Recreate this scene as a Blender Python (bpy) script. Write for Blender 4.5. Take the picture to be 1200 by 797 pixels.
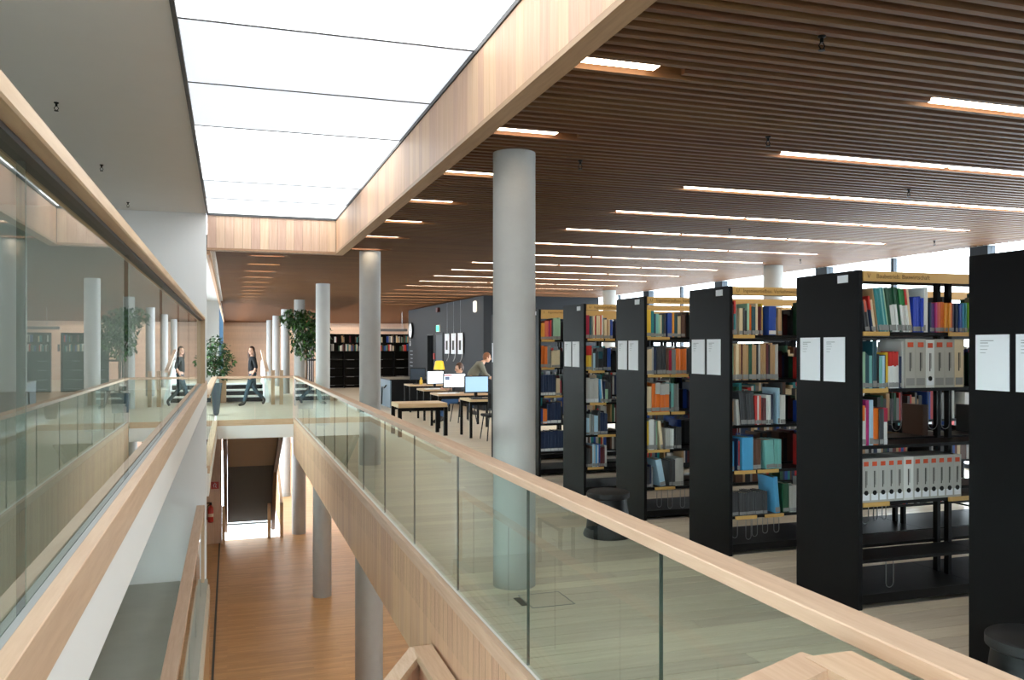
import bpy, bmesh, math, random
from mathutils import Vector, Matrix
random.seed(7)
R = math.radians
for o in list(bpy.data.objects): bpy.data.objects.remove(o)
scene = bpy.context.scene
COL = scene.collection

# ------------------------------------------------------------ camera
cam = bpy.data.cameras.new('camera'); cam_o = bpy.data.objects.new('camera', cam); COL.objects.link(cam_o)
cam.sensor_width = 36; cam.lens = 30.0; cam.shift_y = 0.0071; cam.clip_end = 300; cam.clip_start = .05
CH = 1.70; YAW = 18.3
cam_o.location = (0, 0, CH); cam_o.rotation_euler = (R(90), 0, R(-YAW))
scene.camera = cam_o
# ------------------------------------------------------------ world, exposure
w = bpy.data.worlds.new('sky'); scene.world = w; w.use_nodes = True
w.node_tree.nodes['Background'].inputs[0].default_value = (.86, .93, 1, 1)
w.node_tree.nodes['Background'].inputs[1].default_value = 5.0
vs = scene.view_settings
vs.view_transform = 'Standard'; vs.look = 'None'; vs.gamma = 1; vs.use_curve_mapping = False
vs.exposure = 0.98
SKY_E = 1.75      # luminous ceiling panels
STRIP_E = 9.0    # strip lamps
try:
    scene.cycles.max_bounces = 10; scene.cycles.transparent_max_bounces = 24
    scene.cycles.caustics_reflective = False; scene.cycles.caustics_refractive = False
    scene.cycles.sample_clamp_indirect = 6
except Exception: pass

# ------------------------------------------------------------ materials
def lin(h):
    h = h.lstrip('#'); c = [int(h[i:i+2], 16)/255 for i in (0, 2, 4)]
    return tuple(x/12.92 if x <= .04045 else ((x+.055)/1.055)**2.4 for x in c) + (1,)
MATS = {}
def mat(name, col, rough=.5, metal=0, spec=.5, emit=None, es=0, bump=0, bscale=60, var=0, noise=0, nscale=8):
    if name in MATS: return MATS[name]
    m = bpy.data.materials.new(name); m.use_nodes = True; nt = m.node_tree; b = nt.nodes['Principled BSDF']
    c = lin(col) if isinstance(col, str) else col
    b.inputs['Base Color'].default_value = c; b.inputs['Roughness'].default_value = rough
    b.inputs['Metallic'].default_value = metal; b.inputs['Specular IOR Level'].default_value = spec
    if emit:
        b.inputs['Emission Color'].default_value = lin(emit); b.inputs['Emission Strength'].default_value = es
    if noise or var:
        tc = nt.nodes.new('ShaderNodeTexCoord'); n = nt.nodes.new('ShaderNodeTexNoise'); n.inputs['Scale'].default_value = nscale
        n.inputs['Detail'].default_value = 6
        nt.links.new(tc.outputs['Object'], n.inputs['Vector'])
        mr = nt.nodes.new('ShaderNodeMapRange'); mr.inputs[3].default_value = 1-noise; mr.inputs[4].default_value = 1+noise
        nt.links.new(n.outputs[0], mr.inputs[0])
        hv = nt.nodes.new('ShaderNodeHueSaturation'); hv.inputs['Color'].default_value = c
        if var:
            oi = nt.nodes.new('ShaderNodeObjectInfo'); m2 = nt.nodes.new('ShaderNodeMapRange')
            m2.inputs[3].default_value = 1-var; m2.inputs[4].default_value = 1+var
            nt.links.new(oi.outputs['Random'], m2.inputs[0])
            mu = nt.nodes.new('ShaderNodeMath'); mu.operation = 'MULTIPLY'
            nt.links.new(mr.outputs[0], mu.inputs[0]); nt.links.new(m2.outputs[0], mu.inputs[1]); nt.links.new(mu.outputs[0], hv.inputs['Value'])
        else: nt.links.new(mr.outputs[0], hv.inputs['Value'])
        nt.links.new(hv.outputs[0], b.inputs['Base Color'])
    if bump:
        tc = nt.nodes.new('ShaderNodeTexCoord'); n = nt.nodes.new('ShaderNodeTexNoise'); n.inputs['Scale'].default_value = bscale
        bp = nt.nodes.new('ShaderNodeBump'); bp.inputs['Strength'].default_value = bump; bp.inputs['Distance'].default_value = .01
        nt.links.new(tc.outputs['Object'], n.inputs['Vector']); nt.links.new(n.outputs[0], bp.inputs['Height']); nt.links.new(bp.outputs[0], b.inputs['Normal'])
    MATS[name] = m; return m

def wood(name, c1, c2, stretch=(1, 14, 14), rough=.45, var=.1, scale=2.2, hue=.008, board=None):
    """oak: grain noise stretched along one axis, tone varied from board to board"""
    m = bpy.data.materials.new(name); m.use_nodes = True; nt = m.node_tree; L = nt.links; b = nt.nodes['Principled BSDF']
    tc = nt.nodes.new('ShaderNodeTexCoord'); mp = nt.nodes.new('ShaderNodeMapping'); mp.inputs['Scale'].default_value = stretch
    oi = nt.nodes.new('ShaderNodeObjectInfo')
    L.new(tc.outputs['Object'], mp.inputs['Vector'])
    av = nt.nodes.new('ShaderNodeVectorMath'); av.operation = 'MULTIPLY_ADD'
    cb = nt.nodes.new('ShaderNodeCombineXYZ'); L.new(oi.outputs['Random'], cb.inputs[0]); L.new(oi.outputs['Random'], cb.inputs[1])
    av.inputs[1].default_value = (37, 53, 11); L.new(cb.outputs[0], av.inputs[0]); L.new(mp.outputs[0], av.inputs[2])
    n = nt.nodes.new('ShaderNodeTexNoise'); n.inputs['Scale'].default_value = scale; n.inputs['Detail'].default_value = 7; n.inputs['Roughness'].default_value = .65
    L.new(av.outputs[0], n.inputs['Vector'])
    cr = nt.nodes.new('ShaderNodeValToRGB'); cr.color_ramp.elements[0].position = .32; cr.color_ramp.elements[1].position = .68
    cr.color_ramp.elements[0].color = lin(c1); cr.color_ramp.elements[1].color = lin(c2); L.new(n.outputs[0], cr.inputs[0])
    hv = nt.nodes.new('ShaderNodeHueSaturation'); L.new(cr.outputs[0], hv.inputs['Color'])
    m2 = nt.nodes.new('ShaderNodeMapRange'); m2.inputs[3].default_value = 1-var; m2.inputs[4].default_value = 1+var
    if board:   # boards of a surface too far away to build one by one: (brick width, row height, mapping rotation)
        bw, rh, rot = board
        mq = nt.nodes.new('ShaderNodeMapping'); mq.inputs['Rotation'].default_value = rot; L.new(tc.outputs['Object'], mq.inputs['Vector'])
        bk = nt.nodes.new('ShaderNodeTexBrick'); bk.inputs['Scale'].default_value = 1; bk.inputs['Brick Width'].default_value = bw; bk.inputs['Row Height'].default_value = rh
        bk.inputs['Mortar Size'].default_value = .0025; bk.offset = .37
        bk.inputs['Color1'].default_value = (0, 0, 0, 1); bk.inputs['Color2'].default_value = (1, 1, 1, 1); bk.inputs['Mortar'].default_value = (-1.5, -1.5, -1.5, 1)
        L.new(mq.outputs[0], bk.inputs['Vector']); L.new(bk.outputs['Color'], m2.inputs[0]); m2.clamp = False
    else: L.new(oi.outputs['Random'], m2.inputs[0])
    L.new(m2.outputs[0], hv.inputs['Value'])
    m3 = nt.nodes.new('ShaderNodeMapRange'); m3.inputs[3].default_value = .5-hue; m3.inputs[4].default_value = .5+hue
    L.new(oi.outputs['Random'], m3.inputs[0]); L.new(m3.outputs[0], hv.inputs['Hue'])
    L.new(hv.outputs[0], b.inputs['Base Color']); b.inputs['Roughness'].default_value = rough; b.inputs['Specular IOR Level'].default_value = .35
    bp = nt.nodes.new('ShaderNodeBump'); bp.inputs['Strength'].default_value = .12; bp.inputs['Distance'].default_value = .003
    L.new(n.outputs[0], bp.inputs['Height']); L.new(bp.outputs[0], b.inputs['Normal'])
    MATS[name] = m; return m

def glass(name, tint, ior=1.5, refl=(1, 1, 1, 1), rough=0.0):
    m = bpy.data.materials.new(name); m.use_nodes = True; nt = m.node_tree; nt.nodes.clear(); L = nt.links
    out = nt.nodes.new('ShaderNodeOutputMaterial'); mx = nt.nodes.new('ShaderNodeMixShader'); fr = nt.nodes.new('ShaderNodeFresnel'); fr.inputs[0].default_value = ior
    g = nt.nodes.new('ShaderNodeNewGeometry')
    # same reflectance from both sides of the sheet
    pass
    tr = nt.nodes.new('ShaderNodeBsdfTransparent'); tr.inputs[0].default_value = tint
    gl = nt.nodes.new('ShaderNodeBsdfGlossy'); gl.inputs['Roughness'].default_value = rough; gl.inputs[0].default_value = refl
    bk = nt.nodes.new('ShaderNodeMix'); bk.data_type = 'FLOAT'
    L.new(g.outputs['Backfacing'], bk.inputs[0]); L.new(fr.outputs[0], bk.inputs[2]); bk.inputs[3].default_value = .0
    L.new(bk.outputs[0], mx.inputs[0]); L.new(tr.outputs[0], mx.inputs[1]); L.new(gl.outputs[0], mx.inputs[2]); L.new(mx.outputs[0], out.inputs[0])
    MATS[name] = m; return m

OAK = wood('oak_rail', '#c2a284', '#d4b89b', (18, 1.2, 18), .42)
OAKX = wood('oak_rail_x', '#bf9f80', '#d0b395', (1.2, 18, 18), .42)
OAKZ = wood('oak_post', '#b89a78', '#cbb08e', (18, 18, 1.2), .45)
PANEL = wood('oak_panel', '#c49c7c', '#d4ae8e', (16, 16, .9), .5, var=.09)
PANEL_D = wood('oak_panel_pink', '#c6a48b', '#d8bba3', (16, 16, .9), .5, var=.14, hue=.012)
PLANK = wood('oak_floor_plank', '#c8baa5', '#d8ccb9', (1.0, 16, 16), .34, var=.13)
FLOORM = wood('oak_floor', '#c8baa5', '#d8ccb9', (1.0, 16, 16), .32, var=.05, board=(2.2, .15, (0, 0, 0)))
LOWFLOOR = wood('oak_strip_floor', '#b38a5d', '#c69d70', (1.2, 14, 14), .38, var=.10, board=(1.4, .085, (0, 0, 0)))
SLAT = wood('slat_wood', '#5c3c22', '#744d2d', (.6, 20, 20), .55, var=.08)
SOFFIT = wood('soffit_wood', '#9c7a5c', '#b08c6c', (18, 1, 18), .5)
FARWALL = wood('oak_wall_far', '#e3cab7', '#eed8c6', (16, 16, .9), .5, var=.07, board=(4.0, .16, (R(90), R(90), 0)))
FARWALL2 = wood('oak_wall_far_x', '#e3cab7', '#eed8c6', (16, 16, .9), .5, var=.07, board=(4.0, .16, (R(90), R(90), R(90))))
BACKING = mat('ceiling_backing', '#21160d', .9)
WHITE = mat('white_paint', '#e6e6e4', .7, noise=.015, nscale=3)
WHITEC = mat('white_ceiling', '#eceae7', .85, bump=.15, bscale=300, noise=.02, nscale=4)
GREYC = mat('concrete_floor', '#adada3', .45, noise=.22, nscale=1.6, bump=.05)
CONC = mat('concrete_column', '#a3a19d', .75, noise=.09, nscale=5, bump=.12, bscale=45)
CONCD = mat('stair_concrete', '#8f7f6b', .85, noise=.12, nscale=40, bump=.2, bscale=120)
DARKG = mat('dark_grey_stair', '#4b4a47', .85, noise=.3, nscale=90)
BLACK = mat('black_lacquer', '#0c0d0f', .5, spec=.14, noise=.05, nscale=20)
BLACKM = mat('black_metal', '#090909', .42, spec=.2)
DARKWALL = mat('anthracite_wall', '#191b1f', .6, spec=.25, noise=.05, nscale=2)
GREY = mat('grey_metal', '#7d8288', .4, metal=.6)
STEEL = mat('steel_wire', '#b9bcbf', .3, metal=1)
YEL = mat('yellow_label', '#c9a05a', .5)
PAPER = mat('white_paper', '#e9edf2', .6)
INK = mat('ink', '#3b3a38', .7)
INKL = mat('grey_ink', '#8d9298', .7)
GLASS_R = glass('green_glass', (.90, .968, .94, 1), 1.5)
GLASS_L = glass('gallery_glass', (.80, .87, .83, 1), 1.62)
GLASS_W = glass('window_glass', (.93, .96, .96, 1), 1.45)
FRAME = mat('window_frame_blue', '#2c3946', .45)
DFRAME = mat('dark_frame', '#3a3b3b', .5)
JOINT = mat('joint_seal', '#39433d', .6)
LAMP = mat('strip_lamp', '#ffffff', .5, emit='#ffecd0', es=STRIP_E)
SKY_M = [mat('skylight_panel', '#eef3f6', .6, emit='#f6fbff', es=SKY_E), mat('skylight_panel_dim', '#e6edf2', .6, emit='#eef6ff', es=.46)]

# ------------------------------------------------------------ helpers
def setp(o, label=None, cat=None, group=None, kind=None, category=None):
    cat = cat or category
    if label: o['label'] = label
    if cat: o['category'] = cat
    if group: o['group'] = group
    if kind: o['kind'] = kind
    return o
def wm(o):
    M = o.matrix_basis.copy()
    if o.parent: M = wm(o.parent) @ o.matrix_parent_inverse @ M
    return M
def par(o, p):
    if p is not None:
        o.parent = p; o.matrix_parent_inverse = wm(p).inverted()
    return o
def empty(name, loc, label=None, cat=None, group=None, kind=None, parent=None):
    o = bpy.data.objects.new(name, None); COL.objects.link(o); o.location = loc; o.empty_display_size = .1
    setp(o, label, cat, group, kind); return par(o, parent)
def link(name, me, m=None, parent=None, loc=(0, 0, 0), smooth=False, objmat=False):
    o = bpy.data.objects.new(name, me); COL.objects.link(o); o.location = loc
    if m is not None:
        if objmat:
            if not me.materials: me.materials.append(None)
            o.material_slots[0].link = 'OBJECT'; o.material_slots[0].material = m
        elif not me.materials: me.materials.append(m)
    if smooth:
        for p in me.polygons: p.use_smooth = True
    return par(o, parent)
BOXC = {}
def boxmesh(dx, dy, dz, m, bev=0):
    k = (round(dx, 4), round(dy, 4), round(dz, 4), m.name, round(bev, 4))
    if k in BOXC: return BOXC[k]
    bm = bmesh.new(); bmesh.ops.create_cube(bm, size=1)
    bmesh.ops.scale(bm, vec=(dx, dy, dz), verts=bm.verts)
    if bev: bmesh.ops.bevel(bm, geom=bm.edges[:], offset=bev, segments=1, affect='EDGES', clamp_overlap=True)
    me = bpy.data.meshes.new('box'); bm.to_mesh(me); bm.free(); me.materials.append(m); BOXC[k] = me; return me
def box(name, x0, x1, y0, y1, z0, z1, m, parent=None, bev=0, **kw):
    o = link(name, boxmesh(abs(x1-x0), abs(y1-y0), abs(z1-z0), m, bev), None, parent, ((x0+x1)/2, (y0+y1)/2, (z0+z1)/2))
    if kw: setp(o, **kw)
    return o
class FB:
    """many plain boxes in one mesh"""
    def __init__(s): s.v = []; s.f = []; s.mi = []
    def box(s, x0, x1, y0, y1, z0, z1, mi=0):
        n = len(s.v); s.v += [(x, y, z) for x in (x0, x1) for y in (y0, y1) for z in (z0, z1)]
        s.f += [tuple(n+i for i in q) for q in ((0, 1, 3, 2), (4, 6, 7, 5), (0, 4, 5, 1), (2, 3, 7, 6), (0, 2, 6, 4), (1, 5, 7, 3))]; s.mi += [mi]*6; return s
    def build(s, name, m, parent=None, **kw):
        me = bpy.data.meshes.new(name); me.from_pydata(s.v, [], s.f)
        for q in (m if isinstance(m, (list, tuple)) else [m]): me.materials.append(q)
        me.polygons.foreach_set('material_index', s.mi); o = link(name, me, None, parent)
        if kw: setp(o, **kw)
        return o
class MB:
    def __init__(s): s.bm = bmesh.new()
    def box(s, x0, x1, y0, y1, z0, z1, mi=0, M=None):
        r = bmesh.ops.create_cube(s.bm, size=1); v = r['verts']
        bmesh.ops.scale(s.bm, vec=(x1-x0, y1-y0, z1-z0), verts=v); bmesh.ops.translate(s.bm, vec=((x0+x1)/2, (y0+y1)/2, (z0+z1)/2), verts=v)
        if M: bmesh.ops.transform(s.bm, matrix=M, verts=v)
        if mi:
            for f in {f for q in v for f in q.link_faces}: f.material_index = mi
        return s
    def tube(s, pts, r, seg=6, cap=True):
        rings = []; pts = [Vector(p) for p in pts]; N = None
        for i, p in enumerate(pts):
            d = (pts[min(i+1, len(pts)-1)]-pts[max(i-1, 0)]).normalized()
            if N is None: N = d.orthogonal().normalized()
            N = (N-d*N.dot(d)).normalized(); B = d.cross(N); rr = r[i] if isinstance(r, (list, tuple)) else r
            rings.append([s.bm.verts.new(p+(N*math.cos(a)+B*math.sin(a))*rr) for a in (2*math.pi*k/seg for k in range(seg))])
        for a, b in zip(rings, rings[1:]):
            for k in range(seg): s.bm.faces.new((a[k], a[(k+1) % seg], b[(k+1) % seg], b[k]))
        if cap: s.bm.faces.new(rings[0][::-1]); s.bm.faces.new(rings[-1])
        return s
    def lathe(s, prof, c=(0, 0, 0), seg=24):
        rings = []
        for r, z in prof: rings.append([s.bm.verts.new((c[0]+r*math.cos(a), c[1]+r*math.sin(a), c[2]+z)) for a in (2*math.pi*k/seg for k in range(seg))])
        for a, b in zip(rings, rings[1:]):
            for k in range(seg): s.bm.faces.new((a[k], a[(k+1) % seg], b[(k+1) % seg], b[k]))
        s.bm.faces.new(rings[0][::-1]); s.bm.faces.new(rings[-1]); return s
    def prism(s, poly, axis, a, b):
        """polygon in the plane across the axis ('x': (y,z), 'y': (x,z), 'z': (x,y))"""
        def P(q, t): return {'x': (t, q[0], q[1]), 'y': (q[0], t, q[1]), 'z': (q[0], q[1], t)}[axis]
        A = [s.bm.verts.new(P(q, a)) for q in poly]; B = [s.bm.verts.new(P(q, b)) for q in poly]; n = len(poly)
        s.bm.faces.new(A); s.bm.faces.new(B[::-1])
        for i in range(n): s.bm.faces.new((A[i], B[i], B[(i+1) % n], A[(i+1) % n]))
        return s
    def build(s, name, m, parent=None, smooth=False, **kw):
        bmesh.ops.recalc_face_normals(s.bm, faces=s.bm.faces)
        me = bpy.data.meshes.new(name); s.bm.to_mesh(me); s.bm.free()
        for q in (m if isinstance(m, (list, tuple)) else [m]): me.materials.append(q)
        o = link(name, me, None, parent)
        if smooth:
            for p in me.polygons: p.use_smooth = len(p.vertices) <= 4
            try: me.set_sharp_from_angle(angle=R(40))
            except Exception: pass
        if kw: setp(o, **kw)
        return o
def base_at(o, loc):
    """move a mesh's origin to its base"""
    v = Vector(loc); o.data.transform(Matrix.Translation(-v)); o.location = o.location+v; return o
def copy_tree(o, parent=None):
    c = o.copy(); COL.objects.link(c)
    if parent: c.parent = parent; c.matrix_parent_inverse = o.matrix_parent_inverse.copy()
    for ch in o.children: copy_tree(ch, c)
    return c
def text(name, s, size, m, parent, loc, rot, align='LEFT', wscale=1):
    cu = bpy.data.curves.new(name, 'FONT'); cu.body = s; cu.size = size; cu.align_x = align; cu.extrude = .0004; cu.resolution_u = 2
    t = bpy.data.objects.new(name, cu); COL.objects.link(t)
    dg = bpy.context.evaluated_depsgraph_get(); me = bpy.data.meshes.new_from_object(t.evaluated_get(dg)); bpy.data.objects.remove(t)
    me.materials.clear(); me.materials.append(m)
    o = bpy.data.objects.new(name, me); COL.objects.link(o); o.location = loc; o.rotation_euler = rot; o.scale = (wscale, 1, 1)
    return par(o, parent)
S_, C_ = math.sin(R(YAW)), math.cos(R(YAW))
def ground(px, py, z=0.0):
    """ground point seen at a photo pixel, for a level at height z"""
    d = (CH-z)*1000/(py-407); u = (px-600)/1000
    return d*(S_+C_*u), d*(C_-S_*u)
STRUCT = dict(kind='structure')

# ------------------------------------------------------------ main dimensions (metres, z = 0 on the upper floor)
XF, XW = 1.42, 9.8            # edge of the void, window line
ZC, ZS = 3.09, 3.56           # slatted ceiling, luminous ceiling
YS = 12.6                     # end of the luminous ceiling
YB0, YB1 = 20.6, 27.6         # cross bridge
YE = 50.0                     # far wall
ZL, ZM, ZG = -3.74, -1.52, 1.12   # lower floor, half-level landing, raised gallery
XL = -.30

# ------------------------------------------------------------ upper floor
fl = box('floor', XF, XW, -3, YE, -.35, -.012, mat('subfloor', '#3c3327', .9), **STRUCT)
far_fl = box('finish', XF, XW, 14.0, YE, -.012, 0, FLOORM, fl)
rowh, y, k = .15, .8, 0
while y < 14.0-.01:
    x = XF; off = [2.9, 1.3, 4.1, 2.1][k % 4]; x1 = XF+off
    while x < XW-.01:
        x1 = min(x1, XW)
        box('plank', x+.002, x1-.002, y+.0032, min(y+rowh, 14)-.0032, -.010, 0, PLANK, fl, bev=.0015)
        x = x1; x1 = x+4.4
    y += rowh; k += 1
box('floor_bridge', XL, XF, YB0+.1, YB1, -.12, 0, FLOORM, **STRUCT)
box('floor_beyond', -1.0, XF, YB1, YE, -.35, .0, FLOORM, **STRUCT)
box('floor_ledge', -1.0, XL-.0, YS+.15, YB1, -.35, 0, WHITE, **STRUCT)
# floor hatch behind the balustrade
gx, gy = ground(640, 703)
h = empty('floor_hatch', (gx, gy, 0), 'square flush floor hatch with dark slot beside the concrete column', 'floor hatch')
mb = MB()
for a in ((-.15, .15, -.15, -.145), (-.15, .15, .145, .15), (-.15, -.145, -.145, .145), (.145, .15, -.145, .145)): mb.box(gx+a[0], gx+a[1], gy+a[2], gy+a[3], .0005, .003)
mb.build('frame', GREY, h); box('lid', gx-.143, gx+.143, gy-.143, gy+.143, .0004, .0025, PLANK, h)
box('cable_slot', gx-.20, gx-.155, gy-.08, gy+.1, .0005, .003, BLACKM, h)

# ------------------------------------------------------------ lower floor, landing, walls
box('floor_lower', -.45, XW, -3, 25.4, ZL-.3, ZL, LOWFLOOR, **STRUCT)
box('floor_lower_beyond', 1.45, XW, 25.4, YE, ZL-.3, ZL, LOWFLOOR, **STRUCT)
box('floor_landing', -5, -.29, -3, YS, ZM-.25, ZM, GREYC, **STRUCT)
box('trim_12', -.29, -.25, YS+.1, 25.0, ZL+.0005, ZL+.012, DFRAME, **STRUCT)
wl = box('wall_landing', -.45, -.27, -3, YS, ZL, ZM-.25, wood('oak_parapet', '#9c7a50', '#b8966a', (14, 1, 14), .5), **STRUCT)
tr = MB()
for i, (dx, z0) in enumerate(((0, -1.62), (.012, -1.69), (.0, -1.76))): tr.box(-.30, -.262+dx*.5, -1, YS-.1, z0, z0+.045)
tr.build('trim_1', mat('cream_trim', '#c9bba6', .5), **STRUCT)
box('wall_landing_end', -5, XL-.01, YS, YS+.15, ZM, ZS, WHITE, **STRUCT)
# white return walls past the gallery
box('wall_left_recess', -1.1, -.95, YS+.15, 14.5, 0, ZC+.2, WHITE, **STRUCT); box('wall_left_recess_end', -1.1, -.95, 26.0, 27.0, 0, ZC+.2, WHITE, **STRUCT)
box('wall_left_recess_sill', -1.1, -.95, 14.5, 26.0, 0, .5, WHITE, **STRUCT)
box('wall_left_recess_head', -1.1, -.95, 14.5, 26.0, 2.3, ZC+.2, WHITE, **STRUCT)
wr = empty('window_24', (-1.0, 20, .5), kind='structure')  # unseen window added in the recess so daylight reaches the bridge
for i in range(6): box('mullion', -1.06, -.98, 14.5+i*2.28, 14.6+i*2.28, .5, 2.3, FRAME, wr)
for i in range(5): box('pane', -1.03, -1.02, 14.6+i*2.28, 16.78+i*2.28, .5, 2.3, GLASS_W, wr)
box('wall_left_return', -1.1, XL-.01, 27.0, 27.15, 0, ZC+.2, WHITE, **STRUCT)
wlf = box('wall_left', -.46, -.31, 27.15, 28.0, 0, ZC+.2, WHITE, **STRUCT)
box('wall_left_sill', -.46, -.31, 28.0, 46.0, 0, .4, WHITE, **STRUCT)
box('wall_left_end', -.46, -.31, 46.0, YE, 0, ZC+.2, WHITE, **STRUCT)
wn = empty('window_1', (-.38, 36.5, .4), kind='structure')
for i in range(9): box('mullion', -.42, -.32, 28+i*2.25-.05, 28+i*2.25+.05, .4, ZC, mat('blue_frame', '#25465c', .4), wn)
for i in range(8): box('pane', -.39, -.38, 28.05+i*2.25, 30.2+i*2.25, .4, ZC, glass('blue_glass', (.93, .96, .98, 1)) if i == 0 else MATS['blue_glass'], wn)
box('ceiling_ledge', -1.1, XL+.1, YS+.15, 27.2, ZC, ZC+.2, WHITE, **STRUCT)
box('trim_2', XL-.02, XL+.03, YS+.13, YE, ZC-.09, ZC+.05, PANEL, **STRUCT)
# enclosing shell, with windows added to let daylight in
box('wall_back', XF, XW, -3.2, -3, ZL, 4.0, WHITE, **STRUCT); box('wall_back_sill', -5, XF, -3.2, -3, ZL, 1.0, WHITE, **STRUCT)
wb = empty('window_21', (-1.8, -3.1, ZL), kind='structure')      # windows added behind the viewer as daylight fill for the hall
for i in range(5): box('mullion', -5+i*1.58, -4.9+i*1.58, -3.15, -3.05, 1.1, 4.0, FRAME, wb)
for i in range(4):
    for z0, z1 in ((1.1, 4.0),): box('pane', -4.9+i*1.58, -3.42+i*1.58, -3.105, -3.095, z0, z1, GLASS_W, wb)
for z0 in (1.0,): box('transom', -5, XF, -3.14, -3.06, z0, z0+.1, FRAME, wb)
wla = empty('window_23', (-5.1, 5, ZM), kind='structure')       # unseen glazing added to brighten the half level landing
for i in range(4): box('mullion', -5.15, -5.05, -3+i*2.6, -2.88+i*2.6, ZM, ZG-.14, FRAME, wla)
for i in range(3): box('pane', -5.105, -5.095, -2.88+i*2.6, -.4+i*2.6, ZM, ZG-.14, GLASS_W, wla)
box('wall_landing_left', -5.2, -5, 5.0, YS+.15, ZM, ZG-.14, WHITE, **STRUCT)
box('wall_gallery', -5.2, -5, -3, YS+.15, ZG-.14, 4.0, mat('gallery_wall', '#6d6d69', .8), **STRUCT)
wlo = empty('window_22', (XW, 10, ZL), kind='structure')      # unseen glazing added to light the lower storey floor
for i in range(4): box('jamb', XW, XW+.14, -3+i*3.3, -2.7+i*3.3, ZL, -.36, FRAME, wlo)
for i in range(3): box('pane', XW+.06, XW+.07, -2.7+i*3.3, .3+i*3.3, ZL, -.36, GLASS_W, wlo)
box('wall_lower_right', XW, XW+.2, 7.2, YE, ZL-.3, -.36, WHITE, **STRUCT)
box('trim_10', XW, XW+.2, -3, YE, -.36, 0, WHITE, **STRUCT); box('trim_11', XW, XW+.2, -3, 7.2, ZL-.3, ZL, WHITE, **STRUCT)
box('wall_far', -1.0, XW+.2, YE, YE+.2, ZL-.3, ZC+.3, FARWALL, **STRUCT)
box('wall_lower_left', -1.3, -.62, 25.0, 25.3, ZL, -.35, WHITE, **STRUCT)
box('wall_lower_side', -1.3, -1.1, YS+.15, 25.0, ZL, .0, WHITE, **STRUCT)
box('floor_lower_side', -1.1, -.4501, YS+.15, 25.0, ZL-.3, ZL, LOWFLOOR, **STRUCT)

# ------------------------------------------------------------ ceilings
box('ceiling_left', -5, XL-.0065, -3, YS, ZS, ZS+.15, WHITEC, **STRUCT)
ceil = box('ceiling', XF+.18, XW, -3, YS+.2, ZC+.075, ZC+.25, BACKING, **STRUCT)
ceil2 = box('ceiling_beyond', XL+.03, XW, YS+.2, YE, ZC+.075, ZC+.25, BACKING, **STRUCT)
PITCH = 1.38/14
ROWS = []          # lamp rows
nsl = 0; rest = FB()
XC = XF+.05
for i in range(0, 483):
    yy = 2.47+PITCH*i
    x0 = XC+.13 if yy < YS+.2 else XL+.04
    segs = [(x0, XW-.02)]
    if i % 14 == 0 and i >= 14:
        row = (i-14)//14; cuts = []
        if yy < YS: cuts.append((XC+.13, XC+.72))
        else: cuts.append((.28, .80))
        if yy < 21: cuts.append((3.76, 8.42))
        elif yy < 32: cuts.append((3.76, 6.30))
        else: cuts.append((2.6, 8.4))
        segs = []; a = x0
        for c0, c1 in cuts:
            if c0-a > .05: segs.append((a, c0))
            a = c1
        segs.append((a, XW-.02)); ROWS.append((yy, cuts))
    for a, b in segs:
        if nsl < 298: box('slat', a, b, yy-.018, yy+.018, ZC, ZC+.07, SLAT, ceil); nsl += 1
        else: rest.box(a, b, yy-.018, yy+.018, ZC, ZC+.07)
rest.build('slats', SLAT, ceil, kind='stuff')
# lamps recessed between the slats
def strip_lamp(x0, x1, yy, label, group):
    t = empty('strip_light', ((x0+x1)/2, yy, ZC+.05), label, 'ceiling light', group)
    dz = .014 if x1-x0 < .9 else .008
    box('housing', x0, x1, yy-.045, yy+.045, ZC+dz+.018, ZC+.074, OAKX, t)
    box('diffuser', x0+.01, x1-.01, yy-.036, yy+.036, ZC+dz, ZC+dz+.0175, LAMP, t)
for yy, cuts in ROWS:
    for n, (c0, c1) in enumerate(cuts):
        if c1-c0 < 1:
            if yy < YS: strip_lamp(c0+.02, c1-.14, yy, 'short warm strip light recessed beside the oak skylight fascia', 'short strip lights along the fascia')
            else: strip_lamp(c0+.02, c1-.02, yy, 'short warm strip light in the slatted ceiling over the walkway', 'short strip lights over the walkway')
        else:
            m = 3 if yy < 21 else (2 if yy < 32 else 4); Lg = (c1-c0)/m
            for q in range(m):
                if yy < 21: lb, gr = 'long white strip light in the slatted ceiling above the bookcases', 'long strip lights above the bookcases'
                elif yy < 32: lb, gr = 'long strip light in the slatted ceiling above the computer desks', 'strip lights above the computer desks'
                else: lb, gr = 'warm strip light in the bright ceiling in front of the far oak wall', 'strip lights by the far oak wall'
                strip_lamp(c0+q*Lg+.02, c0+(q+1)*Lg-.02, yy, lb, gr)
# oak fascia around the luminous ceiling
fs = empty('trim_3', (XC, 6, ZC-.02), kind='structure')
box('core', XC+.022, XC+.12, -3, YS, ZC, ZS+.1, BACKING, fs)
box('soffit_board', XC, XC+.12, -3, YS+.02, ZC-.03, ZC, SOFFIT, fs)
y = -.5; rr = random.Random(3)
while y < YS-.02:
    wd = .125; box('panel', XC, XC+.02, y+.001, min(y+wd, YS)-.001, ZC+.0005, ZS-.02, PANEL, fs, bev=.001); y += wd
fe = empty('trim_4', (.6, YS+.1, ZC), kind='structure')
box('core', XL+.0, XC+.12, YS+.042, YS+.2, ZC-.0, ZS+.1, BACKING, fe); box('soffit_board', XL, XC+.12, YS+.0205, YS+.2, ZC-.03, ZC, SOFFIT, fe)
x = XL
while x < XC-.02:
    box('panel', x+.001, min(x+.118, XC)-.001, YS+.02, YS+.04, ZC+.0005, ZS-.02, PANEL_D, fe, bev=.001); x += .118
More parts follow.
